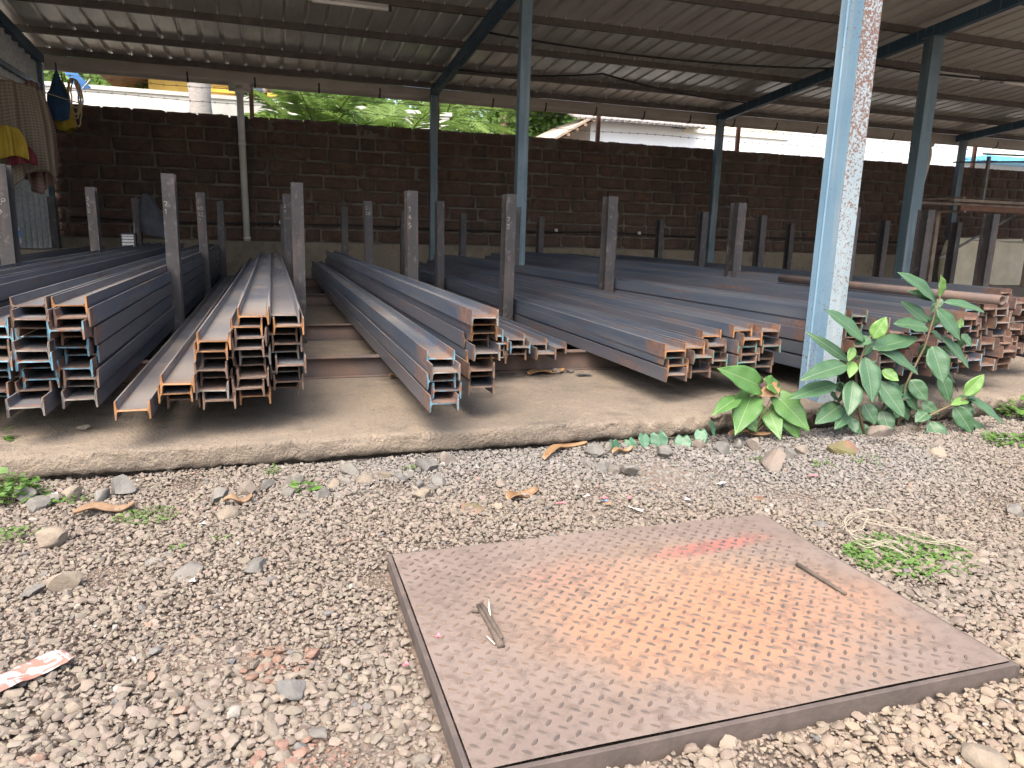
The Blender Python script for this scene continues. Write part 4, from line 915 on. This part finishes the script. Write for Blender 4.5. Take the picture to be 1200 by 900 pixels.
shrub(rootA, YA, [[(640, 790, -.02), (612, 650, 0), (610, 560, 0), (640, 470, 0), (660, 430, 0)], [(640, 780, 0), (690, 720, .02), (720, 640, .0)]],
 [(640,450,518,328,.034,-.05,'f'),(668,440,716,364,.027,-.03,'y'),(585,522,448,412,.020,.06,'f'),(578,532,428,568,.034,-.08,'f'),(542,600,388,634,.032,-.06,'f'),(640,505,682,658,.042,-.14,'f'),(600,588,586,708,.034,-.12,'f'),(668,480,836,424,.040,.05,'f'),(672,466,858,552,.030,-.07,'f'),(690,590,786,718,.036,-.10,'f'),
  (560,672,472,732,.036,-.05,'f'),(585,690,546,745,.026,-.10,'f'),(690,640,762,712,.030,.04,'f'),(700,690,732,775,.030,-.07,'f'),(636,670,682,742,.030,-.05,'f'),(602,470,585,520,.016,-.04,'y'),(598,520,590,572,.020,-.06,'y'),(700,552,762,588,.022,-.05,'y'),(722,590,750,640,.02,-.03,'f'),(540,568,572,612,.022,.04,'f'),(520,640,560,662,.025,.05,'f'),(620,740,640,785,.025,-.03,'f'),(590,720,612,770,.022,-.05,'f'),(660,440,612,455,.02,-.03,'f'),(560,620,540,690,.028,.05,'f'),(742,620,776,640,.024,.03,'f')],
 'leafy green fig shrub growing against the foot of the blue pillar', 100)
rootB = onZ(*Z7(750, 770), 0)
shrub(rootB, 3.0, [[(752, 780, 0), (770, 640, 0), (800, 570, 0), (850, 470, 0), (885, 360, 0), (905, 290, 0)]],
 [(892,312,788,194,.034,-.05,'f'),(882,302,800,268,.018,.04,'f'),(905,296,914,218,.028,-.03,'y'),(918,312,1086,330,.022,-.06,'f'),(892,338,1000,442,.034,-.08,'f'),(862,402,752,378,.036,-.04,'f'),(862,382,776,306,.026,.05,'f'),(978,425,1022,466,.020,-.03,'f'),(972,405,980,366,.012,0,'y'),(912,436,1028,542,.028,-.06,'f'),(876,466,922,596,.042,-.11,'f'),(905,560,946,668,.030,-.05,'f'),(926,560,976,626,.022,.04,'f'),(800,585,866,662,.032,-.09,'f'),(778,620,832,696,.028,-.04,'f'),(838,668,905,704,.024,-.06,'f'),(790,745,846,812,.026,-.06,'f'),(760,620,700,600,.026,.05,'f'),(770,680,720,720,.026,.02,'f'),(915,470,960,500,.014,.02,'y'),(770,660,800,730,.03,-.02,'f')],
 'taller sparse fig shrub with a reddish stem, tip above the steel stacks', 200)
rootC = onZ(*Z7(800, 790), 0)
shrub(rootC, 2.88, [[(800, 800, 0), (850, 720, 0), (910, 690, 0), (960, 668, 0), (995, 648, 0)]],
 [(990,640,1062,566,.026,-.04,'y'),(1002,656,952,664,.018,-.05,'y'),(1008,652,1140,736,.026,-.07,'f'),(955,678,1024,774,.032,-.09,'f'),(1010,728,1094,806,.024,-.03,'f'),(866,732,934,836,.036,-.10,'f'),(930,770,962,818,.022,.02,'f'),(1000,640,1050,655,.016,.03,'f'),(860,700,820,730,.024,-.04,'f')],
 'low sideways-leaning fig shrub with a bright young tip at the floor edge', 300)
def heart_plant():
    root = onZ(880, 512, .02); e = empty('heart_leaf_plant', root, 'broad heart-leaved green plant left at the foot of the blue pillar', 'plant')
    LV = [(262,602,138,540,.055,-.06),(240,645,190,768,.058,-.14),(340,650,456,765,.056,-.12),(302,690,345,790,.040,-.12),(330,612,268,640,.030,-.03),(182,655,104,702,.034,-.08),(365,700,412,798,.040,-.08),(300,600,362,612,.04,.04),(385,640,402,700,.03,-.02),(230,720,262,770,.03,-.04)]
    for i, (bx, by, tx, ty, wd, dy) in enumerate(LV):
        b = onY(*Z7(bx, by), 2.98 + rnd.uniform(-.03, .03)); t = onY(*Z7(tx, ty), 2.98 + dy)
        leaf_obj(e, b, t, wd, 'leaf_heart' if i != 4 else 'leaf_dry', .12, .12, 'heart', nhint=(-.5, -.9, .45), seed=400 + i)
        stemline(e, [root, root.lerp(b, .5) + Vector((rnd.uniform(-.02, .02), 0, .03)), b], .0032, 'stem', 'leaf_stalk')
heart_plant()
def vine():
    root = onZ(820, 522, .02); e = empty('creeping_vine', root, 'creeping vine with small blue-green heart leaves along the floor edge', 'vine')
    sp = [(716, 518, 30), (738, 515, 25), (752, 510, 22), (770, 507, 27), (797, 510, 25), (822, 505, 26), (832, 494, 20)]
    sp = sorted(sp); P = [onY(u, v, 3.0) for u, v, _ in sp]; stemline(e, [Vector((p.x, 3.02, .035)) for p in P] + [root], .0025)
    for i, (u, v, spx) in enumerate(sp):
        b = P[i] + Vector((0, rnd.uniform(-.03, .02), rnd.uniform(-.012, .012))); s = spx * rnd.uniform(.75, 1.15) * (b - CAMP).length / _f; leaf_obj(e, b, b + Vector((rnd.uniform(-.3, .3) * s, -.05, -s * .80)), s * .31, 'leaf_vine', .05, .10, 'heart', nhint=(rnd.uniform(-.9, .7), -1.0, rnd.uniform(.1, .9)), seed=500 + i)
        stemline(e, [Vector((b.x, 3.02, .035)), b], .0016, 'stem', 'leaf_stalk')
vine()
def weed(u, v, wpx, n, label, lw=.012, h=.03, grp=None, z=.012, name='weed_patch', seed=0, m='weed'):
    r = random.Random(seed); p = onZ(u, v, z); rad = wpx * .5 * (p - CAMP).length / _f; e = empty(name, p, label, 'weed', grp); mb = MB(); sb = MB()
    for i in range(n):
        a = r.uniform(0, 6.28); q = math.sqrt(r.random()) * rad; c = Vector((math.cos(a) * q, math.sin(a) * q * .75, .004 + h * r.random() * (1 - .5 * q / rad)))
        if i % 3 == 0: sb.tube([(c.x * .85, c.y * .85, 0), c], .0008, 4)
        an = r.uniform(0, 6.28); d = Vector((math.cos(an), math.sin(an), r.uniform(-.2, .5))).normalized(); s = d.cross(Vector((r.uniform(-.4, .4), r.uniform(-.4, .4), 1))).normalized(); L = lw * r.uniform(.7, 1.5); w = L * .36
        mb.poly([c, c + d * L * .45 + s * w, c + d * L, c + d * L * .45 - s * w], [(0, 1, 2, 3)])
    tag(mb.build('foliage', m, e, smooth=False), kind='stuff'); tag(sb.build('stems', 'stem', e), kind='stuff')
weed(1066, 654, 136, 1500, 'low green weed patch under the twine beside the plate', .016, .02, seed=1)
weed(172, 606, 64, 300, 'flat mat of tiny green weeds behind the bark strip', .009, .012, seed=2)
weed(8, 585, 60, 190, 'leafy weed clump reaching in at the floor edge, largest of the weeds', .034, .10, seed=3); weed(4, 545, 34, 60, 'upright broad-leaved weed leaning over the floor edge', .045, .15, seed=4)
weed(20, 628, 50, 70, 'thin pale weed in the gravel below the largest weed clump', .014, .02, seed=5); weed(57, 560, 22, 26, 'small weed sprig between stones near the largest weed clump', .022, .05, seed=6); weed(78, 590, 40, 40, 'weed seedlings around the grey stones near the bark strip', .02, .03, seed=7)
weed(357, 580, 24, 22, 'single bright green seedling among grey stones', .034, .08, seed=8); weed(256, 634, 30, 20, 'faint weed sprig in the open gravel', .012, .012, seed=9); weed(210, 645, 20, 14, 'tiny weed sprig beside a flat grey stone', .012, .012, seed=10)
weed(1020, 541, 44, 60, 'short weeds before the leafy plants', .012, .018, seed=11); weed(890, 541, 28, 40, 'thin weeds below the broad heart-leaved plant', .012, .015, seed=12); weed(963, 545, 24, 30, 'thin weeds at the foot of the mossy brick', .012, .015, seed=13)
weed(1190, 520, 60, 160, 'grassy weed patch beyond the white plastic strip', .03, .05, seed=14); weed(1195, 490, 40, 90, 'taller grassy tuft at the floor edge beyond the plants', .05, .14, seed=15); weed(320, 556, 16, 20, 'dark sprig tucked under the floor lip', .016, .04, seed=16); weed(480, 552, 12, 18, 'mossy sprig tucked under the floor lip before the lone stack', .014, .03, seed=17)
weed(845, 498, 40, 40, 'thin weedy stalks between vine and heart-leaved plant', .018, .07, seed=18)

# ================================================================== CLOTHES AND ODDS AND ENDS BY THE SIDE WALL
def cloth(name, c, wdt, h, m, label, folds, depth, cat, seed, hem=.1, top=.6, rot=-.95):
    r = random.Random(seed); ph = r.uniform(0, 6)
    def fn(u, v):
        t = 1 - v; s = (u - .5); spread = top + (1 - top) * min(1, (1 - v) * 2.2) ** .6
        off = depth * (.35 + .65 * t) * math.sin(u * folds * 2 * math.pi + ph + .8 * math.sin(t * 3)) + .35 * depth * math.sin(u * folds * 4.7 * math.pi + 2 * ph)
        z = -h * t - hem * h * math.sin(u * 5 + ph) * t + .06 * h * (s * s) * -4 * (1 - t)
        a = s * wdt * spread
        return (off + .04 * math.sin(t * 2.2), a, z)
    mb = MB(); mb.grid(fn, 46, 26); me = mb.mesh(name, m, True); uv = me.uv_layers.new()
    for lp in me.loops:
        vi = lp.vertex_index; uv.data[lp.index].uv = ((vi % 47) / 46, (vi // 47) / 26)
    o = link(name, me, None, c, (0, 0, rot)); md = o.modifiers.new('thickness', 'SOLIDIFY'); md.thickness = .006; return tag(o, label, cat)
pA = onY(12, 97, 10.6); pB = onY(46, 96, 11.0)
mb = MB(); a = Vector((pA.x - .12, 9.3, pA.z + .02)); b = Vector((pB.x - .02, 13.1, pB.z + .06))
tag(cable([a, b], .008, 'thin washing line strung along the corrugated side wall', .03, 'washing_line', 'rope'), None, 'line')
cloth('checked_towel', (pA.x + .02, 10.55, pA.z + .02), .80, 1.15, 'check_cloth', 'brown checked cloth draped over the washing line by the side wall', 2.5, .06, 'cloth', 1, .12, .8)
cloth('pink_shirt', (pB.x - .10, 11.05, pB.z + .02), .42, 1.25, 'pink_cloth', 'dusty pink shirt hanging next to the checked cloth', 3, .07, 'shirt', 2, .10, .5)
q = onY(7, 147, 10.1); cloth('yellow_cloth', (q.x, 10.1, q.z), .34, .36, 'yellow_cloth', 'mustard yellow cloth hanging under the checked cloth', 2, .04, 'cloth', 3)
q = onY(22, 170, 10.25); cloth('red_cloth', (q.x, 10.25, q.z), .30, .22, 'red_cloth', 'dark red cloth hanging under the checked cloth', 2, .04, 'cloth', 4)
def bag(c, rx, rz_, m, label, seed, name):
    r = random.Random(seed); e = empty(name, c, label, 'bag')
    def fn(u, v):
        a = u * 2 * math.pi; t = v; w = (math.sin(math.pi * min(1, t * .62 + .36)) ** .7) * (.25 + .75 * (1 - t) ** .35 if t > .5 else 1)
        rr = rx * w * (1 + .12 * math.sin(a * 3 + t * 4 + seed) + .08 * math.sin(a * 7))
        return (math.cos(a) * rr * .7, math.sin(a) * rr, -rz_ * (1 - t) + .03 * math.sin(a * 2 + seed))
    mb = MB(); mb.grid(fn, 28, 16); mb.build('body', m, e, smooth=True); mb = MB(); mb.tube([(0, -.02, -.02), (0, 0, .12), (0, .02, -.02)], .008, 6); mb.build('strap', m, e)
q = onY(66, 84, 12.7); bag(q, .19, .66, 'blue_cloth', 'dark blue cloth bag hung from the corner column', 1, 'cloth_bag')
q = onY(73, 96, 12.8); bag(q, .17, .66, 'yellow_cloth', 'bright yellow bag hung beside the dark blue one', 2, 'cloth_bag')
q = onY(80, 92, 12.75)
def rope_coil():
    e = empty('rope_coil', q, 'looped tan rope hanging from the corner column beside the bags', 'rope'); r = random.Random(3)
    for k in range(5):
        w, h = r.uniform(.05, .10), r.uniform(.35, .62) + (.22 if k == 4 else 0); P = []
        for i in range(25):
            a = 2 * math.pi * i / 24; P.append((.03 * k - .05, math.sin(a) * w + r.uniform(-.01, .01) + .06, -h / 2 + math.cos(a) * h / 2 + .0))
        mb = MB(); mb.tube([(b_, a_, c_) for a_, b_, c_ in P], .011, 6); mb.build('rope_loop', 'rope', e, smooth=True)
rope_coil()
# dark jacket and small lantern hung on a back-row post
def jacket():
    p = onY(172, 243, 10.6); e = empty('hung_jacket', p, 'dark jacket hung over a back row rack post', 'jacket')
    def fn(u, v):
        t = 1 - v; a = u * 2 * math.pi; w = .045 + .16 * t ** .8; return (math.cos(a) * w + .10 * t, math.sin(a) * .08 * (1 + .2 * math.sin(5 * a)), .16 - .48 * t - .05 * math.cos(a + 1) * t)
    mb = MB(); mb.grid(fn, 26, 14); mb.build('cloth', 'dark_cloth', e, smooth=True)
    mb = MB(); mb.tube([(-.06, 0, .12), (0, -.03, .18), (.05, 0, .1)], .01, 6); mb.build('collar_loop', 'dark_cloth', e)
jacket()
def lantern():
    p = onY(152, 296, 10.3); e = empty('lantern', (p.x, p.y, p.z), 'small black lantern with pale striped front beside the hung jacket', 'lantern')
    mb = MB(); mb.box(-.09, .09, -.05, .05, 0, .24); mb.build('case', 'black_plastic', e, bevel=.01)
    mb = MB(); mb.box(-.065, .065, -.058, -.051, .02, .22); mb.build('front_panel', 'label_white', e)
    for k in range(5): mb = MB(); mb.box(-.066, .066, -.062, -.0585, .045 + k * .038, .053 + k * .038); mb.build('stripe', 'black_plastic', e)
    mb = MB(); mb.tube([(.07, 0, .24), (.072, 0, .36)], .008, 6); mb.build('handle', 'thin_steel', e)
lantern()
def bottle():
    p = onY(21, 286, 9.9); e = empty('water_bottle', p, 'clear plastic water bottle with blue label on the block by the side wall', 'bottle')
    prof = [(.0, .0), (.036, 0), (.038, .02), (.036, .09), (.038, .14), (.036, .18), (.015, .235), (.014, .255)]
    def lathe(pr, nm, m):
        mb = MB(); seg = 16; vs = [(r_ * math.cos(2 * math.pi * k / seg), r_ * math.sin(2 * math.pi * k / seg), z) for r_, z in pr for k in range(seg)]
        mb.poly(vs, [(i * seg + k, i * seg + (k + 1) % seg, (i + 1) * seg + (k + 1) % seg, (i + 1) * seg + k) for i in range(len(pr) - 1) for k in range(seg)]); mb.build(nm, m, e, smooth=True)
    lathe(prof, 'body', 'clear'); lathe([(.039, .08), (.0392, .15)], 'label_band', 'blue_sheet'); lathe([(.017, .25), (.017, .275), (0, .276)], 'cap', 'white_pvc')
bottle()
p = onY(30, 295, 9.9); e = empty('concrete_block', (p.x - .05, 9.95, .12), 'grey concrete block pier standing at the foot of the side wall', 'block')
mb = MB(); mb.box(-.35, .38, -.25, .3, 0, p.z - .12 - .04); mb.build('block', 'block_concrete', e, bevel=.01); mb = MB(); mb.box(-.40, .42, -.29, .33, p.z - .16, p.z - .09); mb.build('cap_slab', 'plinth_concrete', e, bevel=.01)

# ================================================================== RUSTY RACK AT THE FAR BAY
rk = empty('tall_rack', (13.2, 11.2, .12), 'rusty steel storage rack of horizontal members standing at the far bay', 'rack'); c = rk.location
def rkbar(a, b, wd, h, m, nm): mb = MB(); mb.bar(Vector(a) - c, Vector(b) - c, wd, h); mb.build(nm, m, rk)
rkbar((12.3, 11, 1.80), (18, 11, 1.80), .10, .05, 'rack_steel', 'shelf_bar'); rkbar((12.5, 11, 1.66), (18, 11, 1.66), .08, .10, 'rust_iron', 'shelf_bar'); rkbar((12.3, 12.2, 1.80), (18, 12.2, 1.80), .10, .05, 'rack_steel', 'shelf_bar')
for x in (12.6, 14.6, 16.6): rkbar((x, 11.0, 1.845), (x, 12.2, 1.845), .06, .04, 'rack_steel', 'cross_bar')
for x in (13.3, 14.9, 16.5): rkbar((x, 11.2, 1.78), (x, 11.2, 2.66), .05, .05, 'thin_steel', 'upright')
for x in (12.65, 15.3): rkbar((x, 11.6, .12), (x, 11.6, 1.62), .09, .09, 'rack_steel', 'leg'); rkbar((x, 10.98, 1.60), (x, 12.2, 1.60), .06, .04, 'rack_steel', 'cross_bar')
rkbar((12.9, 11.0, 2.67), (17, 11.1, 2.78), .03, .03, 'black_plastic', 'top_rail'); rkbar((13.2, 11.9, 2.60), (17, 11.2, 2.78), .03, .03, 'black_plastic', 'top_rail')
rkbar((12.75, 11.5, .7), (14.6, 11.5, 1.60), .04, .04, 'thin_steel', 'brace')
for i, (x, y, zz, wx, lab) in enumerate([(14.3, 12.3, .70, .55, 'cream cement sack leaning in the far bay below the rack'), (15.6, 12.4, .70, .6, 'cream cement sack standing beyond the leaning one below the rack')]):
    e = empty('cement_sack', (x, y - .0, .12), lab, 'sack')
    def fn(u, v):
        a = u * 2 * math.pi; ex = .5; ca, sa = math.cos(a), math.sin(a); rr = 1 - .12 * abs(2 * v - 1) ** 3
        return (wx * rr * math.copysign(abs(ca) ** ex, ca), .16 * rr * math.copysign(abs(sa) ** ex, sa) * (1 + .15 * math.sin(v * 5)), v * .95 + .03 * math.sin(a * 2 + i))
    mb = MB(); mb.grid(fn, 30, 12); b0 = len(mb.v); mb.poly([fn(k / 30, 1.0) for k in range(30)], [tuple(range(30))]); mb.build('body', 'sack', e, smooth=True)
    mb = MB(); mb.bar((-wx * .8, 0, .96), (wx * .8, 0, .99), .03, .05); mb.build('sewn_top', 'sack', e)

# ================================================================== BEYOND THE WALL
# barbed wire posts and strands
for i, x in enumerate((-.2, 2.98, 6.17, 9.35, 12.6, 15.85)):
    mb = MB(); mb.box(-.035, .035, -.004, .004, 0, .78); mb.box(-.035, -.027, .004, .06, 0, .78)
    tag(mb.build('fence_post', 'rust_iron', None, (x, 13.72, 2.70)), f'rusty angle-iron wire post on top of the wall, {ORD[i]} from the clothes end', 'post', 'wire posts on the wall')
for i, z in enumerate((2.94, 3.16)):
    r = random.Random(i); P = []
    for k in range(116): x = -4 + k * .19; P.append((x + 4, .006 * math.sin(k * 2.1), .012 * math.sin(x * 1.9 + i) + r.uniform(-.004, .004)))
    e = empty('barbed_wire', (-4, 13.70, z), ['lower strand of barbed wire along the wall top', 'upper strand of barbed wire along the wall top'][i], 'wire')
    mb = MB(); mb.tube(P, .0045, 5); mb.build('strand', 'wire', e); bb = MB()
    for q in P[::1]:
        v = Vector(q); bb.bar(v + Vector((-.012, 0, -.022)), v + Vector((.012, 0, .022)), .004, .004); bb.bar(v + Vector((.012, 0, -.018)), v + Vector((-.012, .004, .018)), .004, .004)
    tag(bb.build('barb', 'wire', e), kind='stuff')
# tilted blue panel on a thin leg
p = onY(97, 121, 13.8); e = empty('blue_panel', p, 'tilted blue board on a thin metal leg standing on the wall', 'board'); q = [onY(u, v, 13.9) - p for u, v in ((75, 84), (87, 82), (107, 103), (92, 106))]
mb = MB(); mb.prism(q, (0, 0, 0), (0, .03, 0)); mb.build('panel', 'blue_sheet', e); mb = MB(); mb.tube([(0, 0, -.03), onY(90, 106, 13.92) - p], .014, 6); mb.build('leg', 'blue_sheet', e); mb = MB(); mb.tube([onY(95, 106, 13.86) - p, onY(106, 93, 13.86) - p], .012, 6); mb.build('brace', 'galvanised', e)
# pale compound wall of the next plot
e = empty('compound_wall', (-1, 18, 0), 'pale plastered compound wall of the neighbouring plot behind the palm trunk', 'wall'); mb = MB(); mb.box(-9, 5.2, 0, .2, 0, 3.62); mb.build('wall_face', 'pale_wall', e); mb = MB(); mb.box(-9, 5.25, -.04, .24, 3.62, 3.70); mb.build('coping', 'pale_wall', e)
# yellow house
hs = empty('yellow_house', (-1.5, 25, 0), 'yellow house with brown roof edge and yellow veranda posts beyond the wall', 'house')
def hb(x0, x1, y0, y1, z0, z1, m, nm): mb = MB(); mb.box(x0 + 1.5, x1 + 1.5, y0 - 25, y1 - 25, z0, z1); mb.build(nm, m, hs)
hb(-3.2, .1, 25, 31, 0, 5.6, 'yellow_wall', 'wall'); hb(.1, 1.3, 26.5, 31, 0, 5.4, 'pale_wall', 'wall')
mb = MB(); mb.prism([(-4.3 + 1.5, -.9, 4.9), (-4.3 + 1.5, -.9, 5.02), (-3.0 + 1.5, -.9, 5.75), (1.5 + 1.5, -.9, 5.95), (1.5 + 1.5, -.9, 5.75), (-3.0 + 1.5, -.9, 5.6)], (0, 0, 0), (0, 7.5, 0)); mb.build('roof', 'brown_roof', hs)
for x in (-.95, .35, 1.15): hb(x, x + .16, 24.6, 24.76, 0, 5.7, 'yellow_paint', 'veranda_post')
for x in (-1.0, .15): hb(x - .8, x + 1.1, 24.5, 24.6, 4.75, 4.85, 'yellow_paint', 'veranda_rail')
mb = MB(); mb.box(.62, 1.55, -.03, .05, 4.75, 5.25); wn = mb.build('window', 'white_wall', hs); mb = MB(); mb.box(.70, 1.47, -.045, -.031, 4.85, 5.17); mb.build('pane', 'window_glass', wn)
mb = MB(); mb.box(.3, 1.9, -.06, -.031, 4.45, 4.74); mb.build('wall_band', 'red_tile', hs)
mb = MB(); mb.prism([(1.2 + 1.5, -.2, 5.0), (2 + 1.5, -.2, 4.6), (2 + 1.5, -.2, 4.7), (1.2 + 1.5, -.2, 5.12)], (0, 0, 0), (0, 2, 0)); mb.build('porch_roof', 'red_tile', hs)
# white long building on the far side with a tiled hip
wb = empty('white_building', (15, 20, 0), 'long white-walled building with tiled eave and cream sheet panel beyond the wall', 'building')
def wbx(x0, x1, y0, y1, z0, z1, m, nm, par=None): mb = MB(); mb.box(x0 - 15, x1 - 15, y0 - 20, y1 - 20, z0, z1); return mb.build(nm, m, par or wb)
wbx(8.75, 11.9, 20, 27, 0, 4.1, 'white_wall', 'wall'); wbx(11.9, 34, 20, 27, 0, 5.3, 'white_wall', 'wall'); wbx(11.7, 15.4, 19.93, 19.99, 3.98, 4.36, 'cream_sheet', 'sheet_panel')
mb = MB(); mb.prism([(8.1 - 15, -.5, 4.05), (8.3 - 15, -.5, 4.12), (12.1 - 15, -.5, 4.12), (12.1 - 15, -.5, 4.05)], (0, 0, 0), (0, 6, 1.9)); rf = mb.build('roof', 'grey_roof', wb)
for k in range(22):
    mb = MB(); x = 8.15 + k * .185 - 15; mb.tube([(x, -.56, 4.07), (x, 2.5, 5.0)], .06, 8); mb.build('tile_row', 'grey_roof', rf, smooth=True)
mb = MB(); mb.prism([(7.0 - 15, -1.5, 3.25), (8.72 - 15, -.4, 4.15), (8.72 - 15, 3, 4.15), (7.0 - 15, 3, 3.25)], (0, 0, 0), (0, 0, .07)); mb.build('hip_slope', 'hip_tile', wb)
for k in range(5): mb = MB(); mb.bar((7.3 - 15 + k * .33, -1.3 + k * .2, 3.36 + k * .17), (7.3 - 15 + k * .33, 2.5, 3.36 + k * .17), .09, .07); mb.build('batten', 'brown_roof', wb)
mb = MB(); mb.box(11.7 - 15, 34 - 15, -.5, 7.2, 5.3, 5.4); mb.build('roof', 'grey_roof', wb); wbx(11.35, 11.75, 19.9, 19.98, 4.06, 4.36, 'window_glass', 'window')
wbx(22.5, 33, 19.0, 19.95, 3.70, 3.86, 'blue_roof', 'canopy'); wbx(23.6, 24.9, 19.93, 19.99, 3.95, 4.3, 'cream_sheet', 'sheet_panel')
# trees
def crown_tree(loc, h, rad, n, label, m='foliage', seed=0, leaf=.2, z0=.35):
    r = random.Random(seed); e = empty('broadleaf_tree', loc, label, 'tree', 'trees beyond the wall'); mb = MB(); tb = MB()
    tb.tube([(0, 0, -.1), (.1, .05, h * .3), (-.05, .1, h * .6), (.05, 0, h * .8)], [.22, .17, .11, .05], 8)
    cl = []
    for k in range(16):
        a = r.uniform(0, 6.28); el = r.uniform(-.35, 1.0); q = rad * r.uniform(.45, .85); c = Vector((math.cos(a) * q * math.cos(el), math.sin(a) * q * math.cos(el), h * .62 + math.sin(el) * q * .9)); cl.append((c, rad * r.uniform(.28, .45)))
        tb.tube([(0, .02, h * (.3 + .02 * k)), c * .5 + Vector((0, 0, h * .25)), c], [.06, .04, .015], 5)
    for i in range(n):
        c, q = cl[i % 16]; v = Vector((r.gauss(0, 1), r.gauss(0, 1), r.gauss(0, 1))).normalized() * q * r.random() ** .4; p = c + v
        d = Vector((r.gauss(0, 1), r.gauss(0, 1), r.gauss(0, .5))).normalized(); s = d.cross(Vector((r.gauss(0, 1), r.gauss(0, 1), r.gauss(0, 1)))).normalized(); L = leaf * r.uniform(.6, 1.3)
        mb.poly([p, p + d * L * .5 + s * L * .28, p + d * L, p + d * L * .5 - s * L * .28], [(0, 1, 2, 3)])
    tb.build('trunk', 'bark', e, smooth=True); tag(mb.build('crown', m, e), kind='stuff')
crown_tree((8.4, 27, 0), 7.0, 3.0, 6500, 'bushy light green tree rising behind the tiled hip roof', seed=1, leaf=.26)
crown_tree((12.5, 33, 0), 8.5, 3.4, 5000, 'dull green tree farther behind the white building', seed=2, leaf=.3)
crown_tree((-3.4, 29.5, 0), 7.4, 2.6, 4500, 'green tree behind the tilted blue board', seed=3, leaf=.24)
crown_tree((2.6, 33, 0), 8.0, 3.0, 6000, 'dense green tree behind the feathery palm fronds', seed=4, leaf=.28)
crown_tree((5.6, 38, 0), 8.5, 2.6, 4000, 'pale green far tree seen beside the back column', seed=5, leaf=.28)
crown_tree((-7.5, 33, 0), 8.5, 3.2, 4000, 'tall green tree beyond the yellow house', seed=6, leaf=.28)
def frond(mb, base, d, L, droop, r, leaflet=.5):
    d = Vector(d).normalized(); P = []
    for i in range(15): t = i / 14; P.append(Vector(base) + d * L * t + Vector((0, 0, -droop * L * t * t)))
    mb.tube(P, [.028 * (1 - .8 * i / 14) for i in range(15)], 5)
    for i in range(64):
        t = .08 + .92 * i / 64; k = t * 14; a = int(min(k, 13)); p = P[a].lerp(P[a + 1], k - a); tg = (P[a + 1] - P[a]).normalized(); sd = tg.cross(Vector((0, 0, 1)))
        sd.normalize()
        for sg in (-1, 1):
            ll = leaflet * (math.sin(math.pi * min(1, t * .85 + .12)) ** .6) * r.uniform(.85, 1.1); e1 = (sd * sg * .8 + tg * .55 + Vector((0, 0, r.uniform(-.25, .15)))).normalized(); wv = tg * .018
            q1 = p + e1 * ll * .55; q2 = p + e1 * ll + Vector((0, 0, -.12 * ll)); mb.poly([p - wv, p + wv, q1 + wv * .9, q2, q1 - wv * .9], [(0, 1, 2, 3, 4)])
def palm(loc, H, label, n, seed, tr, dirs=None, Lf=2.4, trunk=True, ele=(.15, .9)):
    r = random.Random(seed); e = empty('coconut_palm', loc, label, 'palm', 'palms beyond the wall')
    if trunk:
        mb = MB(); k = 26; mb.tube([(.05 * math.sin(i * .2), 0, H * i / k - .05) for i in range(k + 1)], [tr * (1.12 if i % 2 else 1.0) * (1.15 - .3 * i / k) for i in range(k + 1)], 12); mb.build('trunk', 'palm_bark', e, smooth=True)
    for i in range(n):
        a = dirs[i] if dirs else 2 * math.pi * i / n + r.uniform(-.2, .2); el = r.uniform(*ele); fb = MB(); frond(fb, (0, 0, H), (math.cos(a) * math.cos(el), math.sin(a) * math.cos(el), math.sin(el)), Lf * r.uniform(.85, 1.1), r.uniform(.3, .55), r); fb.build('frond', 'palm_green', e)
palm((-1.28, 17, 0), 9.0, 'grey ringed palm trunk rising before the pale compound wall', 9, 1, .20, None, 3.0)
palm((1.1, 16.4, 0), 2.3, 'young feathery palm whose fronds fan up just behind the wall', 20, 2, .10, None, 2.9, True, (.55, 1.25))
palm((2.6, 16.6, 0), 2.3, 'second young palm with yellowish arching fronds beside the back column', 18, 3, .10, None, 2.9, True, (.5, 1.2))
palm((5.4, 24, 0), 4.2, 'palm with one drooping pale frond right of the back column'.replace('right of', 'beyond'), 12, 4, .13, None, 2.6, True, (.2, 1.1))
